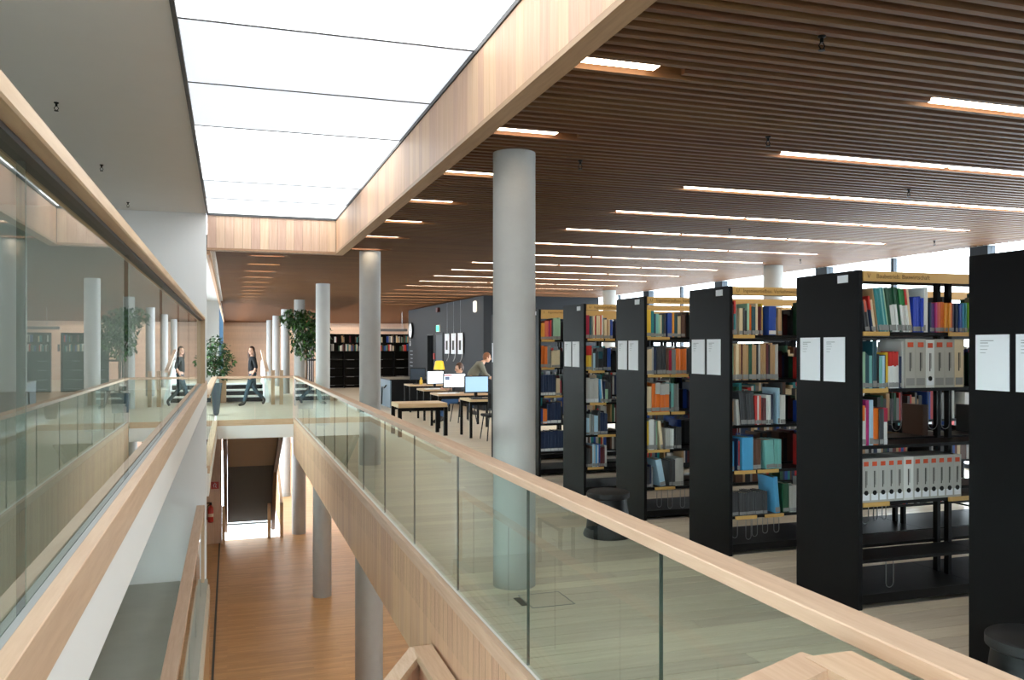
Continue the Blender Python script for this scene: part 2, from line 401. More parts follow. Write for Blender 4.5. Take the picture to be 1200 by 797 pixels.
# luminous ceiling
sk = empty('skylight', (.58, 6, ZS), 'luminous skylight of white glass panels above the stair void', 'skylight')
y1 = YS; dims = [0, 1, 0, 0, 1, 1, 0, 0, 0, 0, 0]
for i in range(11):
    y0 = y1-1.235
    box('panel', XL+.02, XC-.01, y0+.009, y1-.009, ZS+.012, ZS+.03, SKY_M[dims[i]], sk)
    box('bar', XL+.02, XC-.01, y0-.008, y0+.008, ZS+.008, ZS+.05, DFRAME, sk); y1 = y0
mb = MB(); mb.box(XL-.006, XL+.02, -1.1, YS+.02, ZS-.02, ZS+.06).box(XC-.01, XC+.02, -1.1, YS+.02, ZS-.018, ZS+.06).box(XL+.02, XC-.01, YS, YS+.02, ZS-.02, ZS+.06)
mb.build('frame', DFRAME, sk)
box('ceiling_behind', XL-.03, XC+.12, -3, -1.1, ZS, ZS+.15, WHITEC, **STRUCT)
# sprinklers
def sprinkler(x, y, z, label, group):
    t = empty('sprinkler', (x, y, z), label, 'sprinkler', group)
    MB().lathe([(.018, 0), (.018, -.006), (.012, -.01)], (x, y, z), 14).build('rosette', BLACKM, t)
    mb = MB(); mb.tube([(x, y, z-.01), (x, y, z-.03)], .009)
    for s in (-1, 1): mb.tube([(x+s*.006, y, z-.03), (x+s*.016, y, z-.045), (x+s*.004, y, z-.062)], .003, 5)
    mb.build('body', BLACKM, t); MB().lathe([(.015, -.062), (.016, -.066)], (x, y, z), 12).build('deflector', BLACKM, t)
def ceilpt(px, py, z):
    d = (z-CH)*1000/(407-py); u = (px-600)/1000; return d*(S_+C_*u), d*(C_-S_*u)
for px, py in ((66, 120), (119, 193), (150, 237)): sprinkler(*ceilpt(px, py, ZS), ZS, 'small dark sprinkler head on the white ceiling', 'sprinklers on the white ceiling')
for px, py in ((963, 42), (680, 188), (900, 160), (1065, 222), (1095, 282), (855, 268), (938, 304)): sprinkler(*ceilpt(px, py, ZC), ZC, 'small dark sprinkler head under the slatted ceiling', 'sprinklers under the slats')

# ------------------------------------------------------------ window wall on the right
for n in range(8):
    y0 = -.9+n*3.3
    t = empty('window_%d' % (n+2), (XW+.06, y0+1.65, 0), kind='structure')
    mb = MB(); mb.box(XW, XW+.14, y0, y0+.30, 0, ZC+.0).build('jamb', FRAME, t)
    box('mullion', XW+.03, XW+.10, y0+1.77, y0+1.83, .06, ZC, FRAME, t)
    box('sill', XW+.02, XW+.12, y0+.30, y0+3.3, 0, .06, FRAME, t)
    box('pane', XW+.06, XW+.07, y0+.30, y0+1.77, .06, ZC, GLASS_W, t); box('pane', XW+.06, XW+.07, y0+1.83, y0+3.3, .06, ZC, GLASS_W, t)
box('wall_right', XW, XW+.2, 25.5, YE, 0, ZC+.3, FARWALL2, **STRUCT)
box('wall_right_near', XW, XW+.2, -3, -.9, 0, ZC+.3, WHITE, **STRUCT)
box('trim_5', XW-.02, XW+.2, -3, YE, ZC, ZC+.3, WHITE, **STRUCT)

# ------------------------------------------------------------ balustrades
def balustrade_y(name, label, xg, y0, y1, zr, zb, first, step, gm, rail, rh=.045, end_posts=(), group=None):
    """glass sheets along y with an oak rail; rail = (x0, x1)"""
    t = empty(name, (xg, (y0+y1)/2, zb), label, 'balustrade', group)
    box('handrail', rail[0], rail[1], y0, y1, zr-rh, zr, OAK, t, bev=.004)
    ys = [y0]; y = first
    while y < y1-.05:
        if y > y0+.05: ys.append(y)
        y += step
    ys.append(y1)
    for a, b in zip(ys, ys[1:]): box('glass_pane', xg-.008, xg+.008, a+.003, b-.003, zb, zr-rh, gm, t)
    for a in ys[1:-1]: box('joint_seal', xg-.007, xg+.007, a-.002, a+.002, zb, zr-rh, JOINT, t)
    for a in end_posts: box('end_post', rail[1]-.055, rail[1]-.002, a-.03, a+.03, zb, zr-rh, OAKZ, t)
    return t
balustrade_y('glass_balustrade', 'long green glass balustrade with oak handrail in front of the bookcases', XF+.055, .4, YB0+.02, CH-.669, .045, 2.75-1.44, 1.44, GLASS_R, (XF-.01, XF+.10))
# oak edge below the glass
eg = empty('trim_6', (XF, 10, -.4), kind='structure')
box('cap', XF-.012, XF+.03, .4, YB0, -.05, .045, OAK, eg, bev=.003)
box('shoe', XF+.0305, XF+.0465, .4, YB0, 0.0, .045, mat('white_shoe', '#e6e4de', .4), eg)
box('core', XF+.02, XF+.16, .4, YB0, -.83, -.352, BACKING, eg); box('gap_strip', XF+.004, XF+.03, .4, YB0, -.058, -.0502, BACKING, eg)
y = .5
while y < YB0-.02:
    box('panel', XF, XF+.019, y+.001, min(y+.13, YB0)-.001, -.80, -.058, PANEL, eg, bev=.001); y += .13
# bridge front
br = empty('glass_balustrade', (.55, YB0, 0), 'glass balustrade with thin oak rail across the front of the bridge', 'balustrade')
box('handrail', XL-.02, XF-.012, YB0-.02, YB0+.08, CH-.669-.05, CH-.669, OAKX, br, bev=.004)
for a, b in ((XL, .55), (.56, XF-.02)): box('glass_pane', a, b, YB0+.025, YB0+.041, .03, CH-.72, GLASS_R, br)
bt = empty('trim_7', (.55, YB0, -.2), kind='structure')
box('oak_edge', XL, XF-.013, YB0, YB0+.1, -.10, .03, OAKX, bt); box('beam', XL, XF-.001, YB0+.005, YB0+.3, -.40, -.10, WHITE, bt)
# left return balustrade from the bridge to the white wall
balustrade_y('glass_balustrade', 'short glass balustrade with oak rail between bridge and white wall', XL-.03, YS+.2, YB0-.03, CH-.669, .03, 14, 1.44, GLASS_R, (XL-.085, XL+.025))
lt = empty('trim_8', (XL, 16, -.2), kind='structure')
box('oak_edge', XL-.06, XL+.03, YS+.16, YB0, -.08, .03, OAK, lt); box('fascia', XL-.05, XL+.02, YS+.16, YB0, -.4, -.0805, WHITE, lt)
# raised gallery on the left
box('floor_gallery', -5, XL-.01, -3, YS-.02, ZG-.14, ZG, mat('gallery_floor', '#8a8b80', .5, noise=.1, nscale=2), **STRUCT)
gb = empty('trim_9', (XL, 5, 1.0), kind='structure')
box('beam', XL-.10, XL, -2.5, YS-.03, CH-.745, CH-.571, WHITE, gb)
box('oak_board', XL-.035, XL+.002, -2.5, YS-.03, CH-.571, CH-.464, OAK, gb, bev=.002)
box('glazing_bead', XL-.051, XL-.036, -2.5, YS-.03, CH-.571, CH-.468, mat('grey_bead', '#9a9d9c', .5), gb)
gl = balustrade_y('glass_balustrade', 'tall reflective glass balustrade with thick oak handrail on the raised gallery', XL-.06, -2.0, YS-.9, CH+.387, CH-.57, 1.75, 1.66, GLASS_L, (XL-.10, XL+.0), rh=.037, end_posts=(YS-.92,))
box('channel', XL-.075, XL-.034, -2.0, YS-.96, CH+.338, CH+.3495, DFRAME, gl)
# landing rail lower left
lr = balustrade_y('glass_balustrade', 'lower glass balustrade with broad oak handrail on the concrete landing', XL-.06, -1.0, YS-.12, CH-2.17, ZM+.0, .5, 1.6, GLASS_R, (XL-.133, XL-.028), rh=.05, end_posts=(YS-.16,))

# stair rails close to the edge
def rail_path(name, label, pts, wdt, hgt, panel_z=None, t=None):
    t = t or empty(name, pts[0], label, 'stair rail')
    for (a, b) in zip(pts, pts[1:]):
        a, b = Vector(a), Vector(b); d = (b-a).normalized(); s = d.cross(Vector((0, 0, 1))).normalized()*wdt/2; up = Vector((0, 0, -hgt))
        bm = bmesh.new(); V = [bm.verts.new(q) for q in (a-s, a+s, b+s, b-s, a-s+up, a+s+up, b+s+up, b-s+up)]
        for f in ((0, 1, 2, 3), (7, 6, 5, 4), (0, 4, 5, 1), (1, 5, 6, 2), (2, 6, 7, 3), (3, 7, 4, 0)): bm.faces.new([V[i] for i in f])
        bmesh.ops.recalc_face_normals(bm, faces=bm.faces); me = bpy.data.meshes.new('rail'); bm.to_mesh(me); bm.free(); link('handrail', me, OAK, t)
        if panel_z:
            bm = bmesh.new(); s2 = s*.5; V = [bm.verts.new(q) for q in (a-s2+up, a+s2+up, b+s2+up, b-s2+up)]
            V += [bm.verts.new(q+Vector((0, 0, -panel_z))) for q in (a-s2+up, a+s2+up, b+s2+up, b-s2+up)]
            for f in ((0, 1, 2, 3), (7, 6, 5, 4), (0, 4, 5, 1), (1, 5, 6, 2), (2, 6, 7, 3), (3, 7, 4, 0)): bm.faces.new([V[i] for i in f])
            bmesh.ops.recalc_face_normals(bm, faces=bm.faces); me = bpy.data.meshes.new('rail'); bm.to_mesh(me); bm.free(); link('rail_panel', me, PANEL, t)
    return t
r1 = rail_path('stair_rail', 'pale oak stair rail turning a corner against the long balustrade', [(1.335, .5, CH-.72), (1.335, 1.67, CH-.72)], .13, .06)
rail_path('', '', [(1.30, 1.655, CH-.7205), (.85, 1.50, CH-.74)], .10, .06, t=r1)
r2 = rail_path('stair_rail', 'oak topped stair parapet below the oak fascia on the lower storey', [(1.33, 2.2, CH-2.17), (1.33, 6.1, CH-2.17)], .14, .06, .5)
rail_path('', '', [(1.28, 6.06, CH-2.171), (.95, 5.75, CH-2.36)], .12, .06, .45, t=r2)

# ------------------------------------------------------------ columns
def column(x, y, z0, z1, r, label, group):
    o = MB().lathe([(r, z0), (r, z1)], (x, y, 0), 40).build('concrete_column', CONC, smooth=True)
    base_at(o, (x, y, z0)); setp(o, label, 'column', group)
for k in range(7): column(1.935, 5.8+6.62*k, 0, ZC-.001, .152, 'round grey concrete column in the row beside the long glass balustrade', 'columns along the balustrade')
for k in range(1, 6): column(1.92, 5.8+6.62*k, ZL, -.352, .20, 'thick round concrete column standing on the lower oak floor', 'columns of the lower storey')
for k in range(1, 3): column(8.8, 5.8+6.62*k, 0, ZC-.001, .16, 'round concrete column behind the bookcases by the windows', 'columns by the windows')

# ------------------------------------------------------------ lower storey below the bridge
box('ceiling_lower', XF+.16, XW, .4, YE, -.40, -.36, WHITE, **STRUCT)
for y0 in (9.5, 14.0, 18.5, 23.0):
    t = empty('strip_light', (3.0, y0, -.41), 'warm strip light under the lower ceiling', 'ceiling light', 'strip lights of the lower storey')
    box('housing', 2.5, 4.0, y0-.06, y0+.06, -.43, -.401, WHITE, t); box('diffuser', 2.52, 3.98, y0-.05, y0+.05, -.44, -.4305, mat('strip_lamp_low', '#ffffff', .5, emit='#ffcb8e', es=20), t)
wt = box('wall_stairs', -.62, -.21, 25.0, 25.3, ZL, -.4, PANEL_D, **STRUCT)
sf = empty('staircase', (.5, 24.2, ZL), 'concrete staircase below the bridge with oak posts and sloping rails', 'staircase')
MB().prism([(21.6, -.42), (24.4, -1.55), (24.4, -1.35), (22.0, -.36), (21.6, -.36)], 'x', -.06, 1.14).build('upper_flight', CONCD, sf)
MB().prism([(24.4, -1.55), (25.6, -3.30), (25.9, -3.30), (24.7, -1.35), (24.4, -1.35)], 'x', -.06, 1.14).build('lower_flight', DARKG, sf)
for x0 in (-.165, 1.142): MB().prism([(21.6, -.55), (24.4, -1.75), (25.7, -3.6), (26.0, -3.6), (24.9, -1.2), (22.0, -.36), (21.6, -.36)], 'x', x0, x0+.10).build('stringer', mat('dark_oak', '#5e4329', .5), sf)
st = sf
for x0 in (1.02, 1.36): box('post', x0, x0+.09, 25.2, 25.29, ZL, ZL+1.0, OAKZ, st)
for x0 in (1.03, 1.365):
    MB().prism([(25.2, ZL+1.0), (28.5, ZL+2.3), (28.5, ZL+2.2), (25.2, ZL+.9)], 'x', x0, x0+.08).build('sloping_rail', OAK, st)
pst = box('stair_post', -.205, -.125, 24.85, 24.95, ZL, ZL+1.05, OAKZ, label='single oak stair post beside the oak wall on the lower floor', category='post')
wd = empty('window_20', (.6, 32, -6), kind='structure')
box('pane', -1, 2.4, 32.0, 32.01, -8.2, -4.64, GLASS_W, wd); box('pane', -1, 2.4, 32.0, 32.01, -4.58, -3.6, GLASS_W, wd); box('transom', -1, 2.4, 31.95, 32.05, -4.64, -4.58, DFRAME, wd)
box('wall_stairwell_left', -1.0, -.62, 25.3, 32, -8.2, ZL, WHITE, **STRUCT); box('wall_stairwell_right', 1.45, 1.6, 25.4, 32, -8.2, ZL-.3, WHITE, **STRUCT)
box('floor_stairwell', -1.0, 1.6, 25.3, 32, -8.4, -8.2, GREYC, **STRUCT)
# extinguisher and its sign
ex = empty('fire_extinguisher', (-.5, 24.93, ZL+.65), 'red fire extinguisher hung on the oak wall under the bridge', 'fire extinguisher')
RED = mat('signal_red', '#b3261c', .35)
MB().lathe([(.05, 0), (.075, .02), (.075, .36), (.06, .42), (.028, .45), (.028, .47)], (-.5, 24.9, ZL+.62), 18).build('cylinder', RED, ex, smooth=True)
MB().lathe([(.03, .47), (.03, .52), (.015, .53)], (-.5, 24.9, ZL+.62), 10).box(-.6, -.47, 24.88, 24.92, ZL+1.14, ZL+1.17).build('valve', BLACKM, ex)
MB().tube([(-.52, 24.88, ZL+1.12), (-.6, 24.86, ZL+1.05), (-.6, 24.86, ZL+.8), (-.585, 24.86, ZL+.7)], .012).build('hose', BLACKM, ex)
MB().lathe([(.0762, .16), (.0762, .25)], (-.5, 24.9, ZL+.62), 18).build('label_band', mat('band_cream', '#d8c0a8', .5), ex, smooth=True)
sg = empty('safety_sign', (-.42, 24.98, ZL+1.6), 'small red square fire safety sign on the oak wall', 'sign')
box('plate', -.49, -.29, 24.985, 24.999, ZL+1.52, ZL+1.72, RED, sg)
mb = MB(); mb.tube([(-.41, 24.982, ZL+1.57), (-.43, 24.982, ZL+1.62), (-.39, 24.982, ZL+1.68), (-.36, 24.982, ZL+1.65), (-.38, 24.982, ZL+1.58), (-.35, 24.982, ZL+1.56)], .009, 5)
mb.build('pictogram', PAPER, sg)

# steps behind the bridge
us = empty('stair_steps', (.6, 28, 0), 'low flight of steps with black risers and white treads behind the bridge', 'steps')
for i in range(3):
    y0 = 27.7+i*.34; box('riser', -.28, 1.0, y0, y0+.3, .02+i*.18, .15+i*.18, BLACK, us); box('tread', -.28, 1.0, y0-.02, y0+.34, .15+i*.18, .19+i*.18, WHITE, us)
box('post', -.30, -.10, 27.5, 27.66, 0, 1.02, PANEL, us)
sw = empty('stair_parapet', (1.2, 29, 0), 'white stair parapet with sloping pale oak handrail and glass', 'parapet')
MB().prism([(27.3, 0), (27.3, .15), (31.5, 1.25), (31.5, 0)], 'x', 1.05, 1.16).build('stringer_wall', WHITE, sw)
MB().prism([(27.3, .95), (27.3, 1.01), (31.5, 1.62), (31.5, 1.56)], 'x', 1.03, 1.14).build('handrail', OAK, sw)
MB().prism([(27.35, .16), (27.35, .95), (31.4, 1.55), (31.4, 1.23)], 'x', 1.09, 1.10).build('glass_pane', GLASS_R, sw)
for x0 in (1.16, 1.40): box('post', x0, x0+.11, 26.2, 26.3, 0, 1.02, OAKZ, sw)

# ------------------------------------------------------------ bookcases
CLR = {'red': '#c22f2a', 'crimson': '#a8203f', 'magenta': '#b3246f', 'salmon': '#d9674f', 'orange': '#dd6f22', 'amber': '#e39a2e', 'yellow': '#e3bd3a', 'cream': '#d9c7a3',
       'white': '#dcdedb', 'light grey': '#b3b3ae', 'grey': '#7e807f', 'charcoal': '#3a3c3f', 'black': '#1b1c1e', 'navy': '#182849', 'blue': '#24489b', 'royal blue': '#1d3fb8',
       'sky blue': '#4b9bc9', 'teal': '#1f7f84', 'dark teal': '#1f4b55', 'green': '#2f7d43', 'dark green': '#1d4d34', 'lime': '#8cc63a', 'pale green': '#9cc4a6', 'brown': '#5a3b2a',
       'tan': '#b28f66', 'purple': '#5a2f78', 'maroon': '#5b2026', 'mint': '#77b9b4', 'pale blue': '#a9c9dc'}
BM = {k: mat('cover_'+k.replace(' ', '_'), v, .45, noise=.03, nscale=30) for k, v in CLR.items()}
PAGES = mat('book_pages', '#d3c8b2', .85, noise=.06, nscale=200)
SLABEL = mat('spine_label', '#8c8c8a', .6); SLABELW = mat('spine_label_white', '#d5d7d8', .6)
BINDER = mat('binder_card', '#b0ada4', .6, noise=.03, nscale=20); BINDERG = mat('binder_grey', '#8d8c88', .6)
ORL = mat('orange_label', '#cf4f27', .55)
def unit(name, parts):
    bm = bmesh.new()
    for x0, x1, y0, y1, z0, z1 in parts:
        v = bmesh.ops.create_cube(bm, size=1)['verts']
        bmesh.ops.scale(bm, vec=(x1-x0, y1-y0, z1-z0), verts=v); bmesh.ops.translate(bm, vec=((x0+x1)/2, (y0+y1)/2, (z0+z1)/2), verts=v)
    me = bpy.data.meshes.new(name); bm.to_mesh(me); bm.free(); me.materials.append(None); return me
def unit_cover():
    # spine slightly rounded, two boards behind it
    bm = bmesh.new(); out = [(0, 1), (0, .02), (.12, .006), (.5, 0), (.88, .006), (1, .02), (1, 1), (.93, 1), (.93, .03), (.07, .03), (.07, 1)]
    lo = [bm.verts.new((x, y, 0)) for x, y in out]; hi = [bm.verts.new((x, y, 1)) for x, y in out]; n = len(out)
    bm.faces.new(lo[::-1]); bm.faces.new(hi)
    for i in range(n): bm.faces.new((lo[i], lo[(i+1) % n], hi[(i+1) % n], hi[i]))
    bmesh.ops.recalc_face_normals(bm, faces=bm.faces)
    me = bpy.data.meshes.new('cover'); bm.to_mesh(me); bm.free(); me.materials.append(None); return me
U_COVER = unit_cover(); U_PAGES = unit('pages', [(.075, .925, .035, .985, .012, .985)]); U_LABEL = unit('spine_label', [(.03, .97, -.006, .012, .03, .16)])
U_BAND = unit('band', [(-.004, 1.004, -.004, .6, .62, 1.002)])
U_BIND = unit('binder', [(0, 1, 0, 1, 0, .998)]); U_BL = unit('top_label', [(.22, .78, -.006, .01, .83, .93)]); U_BT = unit('title_strip', [(.42, .52, -.005, .01, .34, .72), (.58, .62, -.005, .01, .4, .72)])
U_BB = unit('base_label', [(.1, .9, -.005, .01, .05, .2)])
def disc_mesh():
    bm = bmesh.new(); r = bmesh.ops.create_cone(bm, cap_ends=True, segments=14, radius1=.016, radius2=.016, depth=.004); bmesh.ops.rotate(bm, verts=r['verts'], cent=(0, 0, 0), matrix=Matrix.Rotation(R(90), 3, 'X'))
    me = bpy.data.meshes.new('finger_hole'); bm.to_mesh(me); bm.free(); me.materials.append(None); return me
U_HOLE = disc_mesh()
NBOOK = 0
def child(name, me, m, root, scale):
    c = bpy.data.objects.new(name, me); COL.objects.link(c); c.parent = root; c.scale = scale
    c.material_slots[0].link = 'OBJECT'; c.material_slots[0].material = m; return c
def book(x, y, z, wd, h, d, col, tilt, where, band=None, lab=True, rz=0):
    global NBOOK; NBOOK += 1
    thick = 'thin' if wd < .019 else ('thick' if wd > .036 else 'mid-width'); tall = ' tall' if h > .265 else (' short' if h < .195 else '')
    t = bpy.data.objects.new('book', None); COL.objects.link(t); t.location = (x, y, z); t.rotation_euler = (0, R(-tilt), rz); t.empty_display_size = .05
    lean = ' leaning' if tilt > 3 else ''
    nm = col if not band else '%s topped %s' % (band, col)
    lb = '%s%s %s book%s on %s' % (thick, tall, nm, lean, where)
    setp(t, lb, 'book', lb.replace(' book', ' books', 1))
    sc = (wd, d, h); child('cover', U_COVER, BM[col], t, sc); child('pages', U_PAGES, PAGES, t, sc)
    if lab: child('spine_label', U_LABEL, SLABELW if lab == 'w' else SLABEL, t, sc)
    if band: child('colour_band', U_BAND, BM[band], t, sc)
    return t
def binder(x, y, z, wd, h, d, where, col=None, hole=False, label=True, m=None, kind='grey card binder with orange label', stripe=True):
    global NBOOK; NBOOK += 1
    t = bpy.data.objects.new('binder', None); COL.objects.link(t); t.location = (x, y, z); t.empty_display_size = .05
    lb = '%s on %s' % (kind, where); setp(t, lb, 'binder', lb.replace('binder', 'binders', 1))
    sc = (wd, d, h); child('case', U_BIND, m or BINDER, t, sc)
    if label: child('top_label', U_BL, ORL, t, sc)
    if stripe: child('title_strip', U_BT, INK, t, sc)
    child('base_label', U_BB, BINDERG if not hole else PAPER, t, sc)
    if hole:
        c = child('finger_hole', U_HOLE, BLACKM, t, (1, 1, 1)); c.location = (wd/2, -.001, h*.22 if hole is True else hole)
    return t
XP = 3.85; BL = 4.0; SD = .64; SH = 2.20
LEV = [.09, .32, .69, 1.06, 1.43, 1.80]
EXTRA = FB()
EXC = ['red', 'navy', 'white', 'tan', 'charcoal', 'blue', 'dark green', 'cream', 'grey', 'brown', 'teal', 'maroon', 'black', 'light grey']
def bookcase(y0, ident, sign, rows, supports, labels, xvis, papers=True, empty_rows=()):
    """y0 = face towards the aisle; ident finishes the label"""
    t = empty('bookcase', (XP+BL/2, y0+SD/2, 0), 'black double sided bookcase '+ident, 'bookcase')
    ep = box('end_panel', XP, XP+.03, y0, y0+SD, 0, SH, BLACK, t, bev=.002)
    box('end_panel', XP+BL-.03, XP+BL, y0, y0+SD, 0, SH, BLACK, t, bev=.002)
    for b in range(1, 5):
        xb = XP+b*(BL/4)
        if b < 4:
            for yy in (y0+SD/2-.05, y0+SD/2+.05): box('upright', xb-.015, xb+.015, yy-.02, yy+.02, 0, SH-.04, BLACKM, t)
            box('cross_brace', xb-.005, xb+.005, y0+.06, y0+SD-.06, .60, .61, BLACKM, t)
        xa = XP+(b-1)*(BL/4)
        for k, z in enumerate(LEV):
            if k == 0: box('plinth_shelf', max(xa, XP+.03)+.002, xb-.002 if b < 4 else xb-.032, y0+.02, y0+SD-.02, .03, z, BLACKM, t)
            else:
                for ya, yb in ((y0+.012, y0+.27), (y0+SD-.27, y0+SD-.012)):
                    box('shelf_board', max(xa, XP+.03)+.001, xb-.001 if b < 4 else xb-.031, ya, yb, z-.022, z, BLACKM, t)
    box('canopy', XP+.03, XP+BL-.03, y0+.01, y0+SD-.01, SH-.035, SH-.005, BLACKM, t)
    s = box('topic_sign', XP+.032, XP+BL-.032, y0-.006, y0+.009, SH-.072, SH-.006, YEL, t)
    text('lettering', sign, .042, mat('sign_ink', '#6b4a18', .6), s, (XP+.06, y0-.0075, SH-.052), (R(90), 0, 0))
    tg = box('number_tag', XP-.004, XP-.0002, y0+.1, y0+.2, SH-.075, SH-.025, PAPER, ep)
    for (a, b) in ((.05, .26), (.30, .51)) if papers else ():
        p = box('notice_sheet', XP-.004, XP-.0003, y0+SD-b, y0+SD-a, 1.47, 1.767, PAPER, ep)
        mb = MB(); ys = y0+SD-a-.03
        for q, l in ((0, .085), (1, .05)): mb.box(XP-.0046, XP-.0041, ys-l, ys, 1.733-q*.012, 1.737-q*.012)
        for q in range(3): mb.box(XP-.0046, XP-.0041, ys-.055+.01*q, ys, 1.705-q*.018, 1.7075-q*.018)
        # the sheets' small printed lines
        mb.build('printed_lines', INKL, ep)
    for k, xa, ln in labels: box('shelf_label', xa, xa+ln, y0-.0, y0+.0115, LEV[k]-.026, LEV[k]+.002, YEL, t)
    for k, xa, dep, wd in supports:   # wire book supports hanging under a board
        z1 = LEV[k]-.022; z0 = z1-dep; pts = [(xa, y0+.04, z1)]+[(xa+wd/2-wd/2*math.cos(q), y0+.04-.0, z0+wd/2-wd/2*math.sin(q)) for q in (0, .6, 1.1, 1.57, 2.04, 2.54, 3.1416)]+[(xa+wd, y0+.04, z1)]
        MB().tube(pts, .0028, 5).build('book_support', STEEL, t)
    rnd = random.Random(int(y0*100))
    for k, items in rows.items():
        x = XP+.038; z = LEV[k]+.0005; prev = 0
        where = '%s shelf of bookcase %s' % (['bottom', 'fifth', 'fourth', 'third', 'second', 'top'][k], ident)
        for it in items:
            if it[0] == 'gap': x += it[1]; prev = max(0, prev-it[1]); continue
            if it[0] == 'binder':
                _, n, wd, h, kw = it
                for q in range(n):
                    binder(x, y0+.016, z, wd, h, .235, where, **kw); x += wd+.0012
                continue
            col, n, wd, h = it[:4]; tilt = it[4] if len(it) > 4 else 0; band = it[5] if len(it) > 5 else None
            lab = it[6] if len(it) > 6 else True
            for q in range(n):
                ww = wd*rnd.uniform(.88, 1.12) if n > 1 else wd; hh = h*rnd.uniform(.96, 1.03) if n > 1 else h
                rise = hh*math.sin(R(tilt)); x += max(0, rise-prev)+(.002 if rise else 0) if rise > prev+.004 else 0; prev = rise
                book(x, y0+.02+rnd.uniform(0, .012), z, ww, hh, min(.225, hh*.74), col, tilt, where, band, lab)
                x += ww/math.cos(R(tilt))+.0012
        # shelves farther into the aisle
        x = max(x+.03, xvis)
        if k in empty_rows: continue
        while x < XP+BL-.1:
            if rnd.random() < .06: x += rnd.uniform(.05, .3)
            ww = rnd.uniform(.014, .045); hh = rnd.uniform(.18, .29); fr = ((x-XP) % 1.0)
            if fr < .02 or fr+ww > .98: x += .03; continue
            EXTRA.box(x, x+ww, y0+.02, y0+.22, LEV[k]+.0005, LEV[k]+hh, rnd.randrange(len(EXC))); x += ww+.001
    for k in range(2, 6):      # the row on the other face
        x = XP+.05
        while x < XP+BL-.1:
            if rnd.random() < .08: x += rnd.uniform(.05, .35)
            ww = rnd.uniform(.018, .05); hh = rnd.uniform(.18, .27); fr = ((x-XP) % 1.0)
            if fr < .02 or fr+ww > .98: x += .03; continue
            if not (k == 2 and y0 < 6) and not (k == 3 and y0 < 5 and (x-XP) % .5 < .42): EXTRA.box(x, x+ww, y0+SD-.22, y0+SD-.02, LEV[k]+.0005, LEV[k]+hh, rnd.choice((1, 4, 4, 5, 6, 9, 11, 12, 12, 12)))
            x += ww+.001
    return t
Y0 = 4.52; DY = 1.5
GB = dict(kind='tall grey card binder with orange label'); WB = dict(kind='white card binder with black finger hole', m=BM['white'], hole=.06)
CB = dict(kind='pale cream binder with low orange mark', m=BM['cream'], label=False)
AB = dict(kind='grey archive box with orange label', m=BM['light grey'], hole=True); AW = dict(kind='white archive box', m=BM['white'], hole=True)
bookcase(Y0, 'signed Bauwirtschaft', 'V    Baubetrieb. Bauwirtschaft', {
    5: [('charcoal', 1, 0.0136, .20, 9), ('black', 1, 0.0153, .21, 9, 'salmon'), ('grey', 1, 0.0119, .2, 9), ('navy', 1, 0.0136, .235, 9, 'red'), ('cream', 1, 0.0187, .21, 9),
        ('tan', 1, 0.0102, .29, 9), ('teal', 2, 0.0204, .295, 9), ('mint', 1, 0.0102, .295, 9), ('teal', 1, 0.0170, .295, 9), ('pale green', 1, 0.0102, .29, 9), ('dark green', 1, 0.0204, .295, 8), ('white', 3, 0.0170, .295, 8, 'dark green'),
        ('dark green', 1, 0.0255, .295, 8), ('white', 3, 0.0145, .29, 8, 'green'), ('white', 1, 0.0145, .29, 8, 'red'), ('cream', 1, 0.0221, .285, 7),
        ('royal blue', 1, 0.0187, .232), ('royal blue', 3, 0.0221, .236), ('white', 1, 0.0102, .30), ('white', 1, 0.0255, .30, 0, None, None), ('gap', .012), ('navy', 1, 0.0136, .2), ('purple', 2, 0.0136, .2), ('magenta', 1, 0.0153, .2), ('red', 1, 0.0153, .2), ('salmon', 1, 0.0170, .202),
        ('orange', 2, 0.0153, .2), ('amber', 3, 0.0145, .2), ('orange', 1, 0.0136, .2), ('maroon', 1, 0.0110, .2), ('gap', .02), ('navy', 2, 0.0136, .195), ('blue', 2, 0.0153, .197), ('sky blue', 1, 0.0153, .2), ('teal', 1, 0.0153, .2), ('green', 1, 0.0136, .2), ('lime', 2, 0.0153, .2)],
    4: [('green', 1, .012, .31), ('pale green', 1, .022, .24), ('dark teal', 2, .018, .225), ('mint', 1, .024, .215), ('dark teal', 1, .032, .31), ('black', 1, .016, .225), ('mint', 1, .022, .21), ('pale blue', 1, .018, .215), ('navy', 1, .012, .22), ('yellow', 1, .02, .235),
        ('white', 1, .02, .235, 0, 'red'), ('white', 3, .018, .238, 0, 'red'), ('white', 1, .012, .22), ('navy', 1, .012, .21), ('light grey', 1, .02, .31, 0, None, None), ('binder', 2, .084, .325, GB), ('binder', 1, .072, .32, WB), ('binder', 2, .084, .325, GB), ('binder', 1, .078, .325, CB)],
    3: [('black', 1, .012, .24), ('white', 1, .018, .26, 0, 'orange'), ('white', 1, .012, .245), ('magenta', 1, .024, .295, 0, None, None), ('pale blue', 1, .03, .295), ('orange', 1, .042, .24), ('charcoal', 1, .036, .235), ('white', 1, .036, .24, 0, 'crimson', 'w')],
    2: [('binder', 5, .066, .285, AB), ('binder', 1, .08, .285, AW), ('binder', 6, .066, .285, AB)],
}, [(4, XP+.30, .26, .075), (4, XP+.60, .26, .075), (4, XP+.71, .26, .07), (2, XP+.06, .12, .05), (2, XP+.15, .10, .03), (2, XP+.22, .10, .03), (1, XP+.25, .18, .06)],
   [(5, XP+.035, .21), (5, XP+.74, .2), (4, XP+.035, .2), (2, XP+.035, .21), (2, XP+.74, .2)], 4.95, empty_rows=(3,))
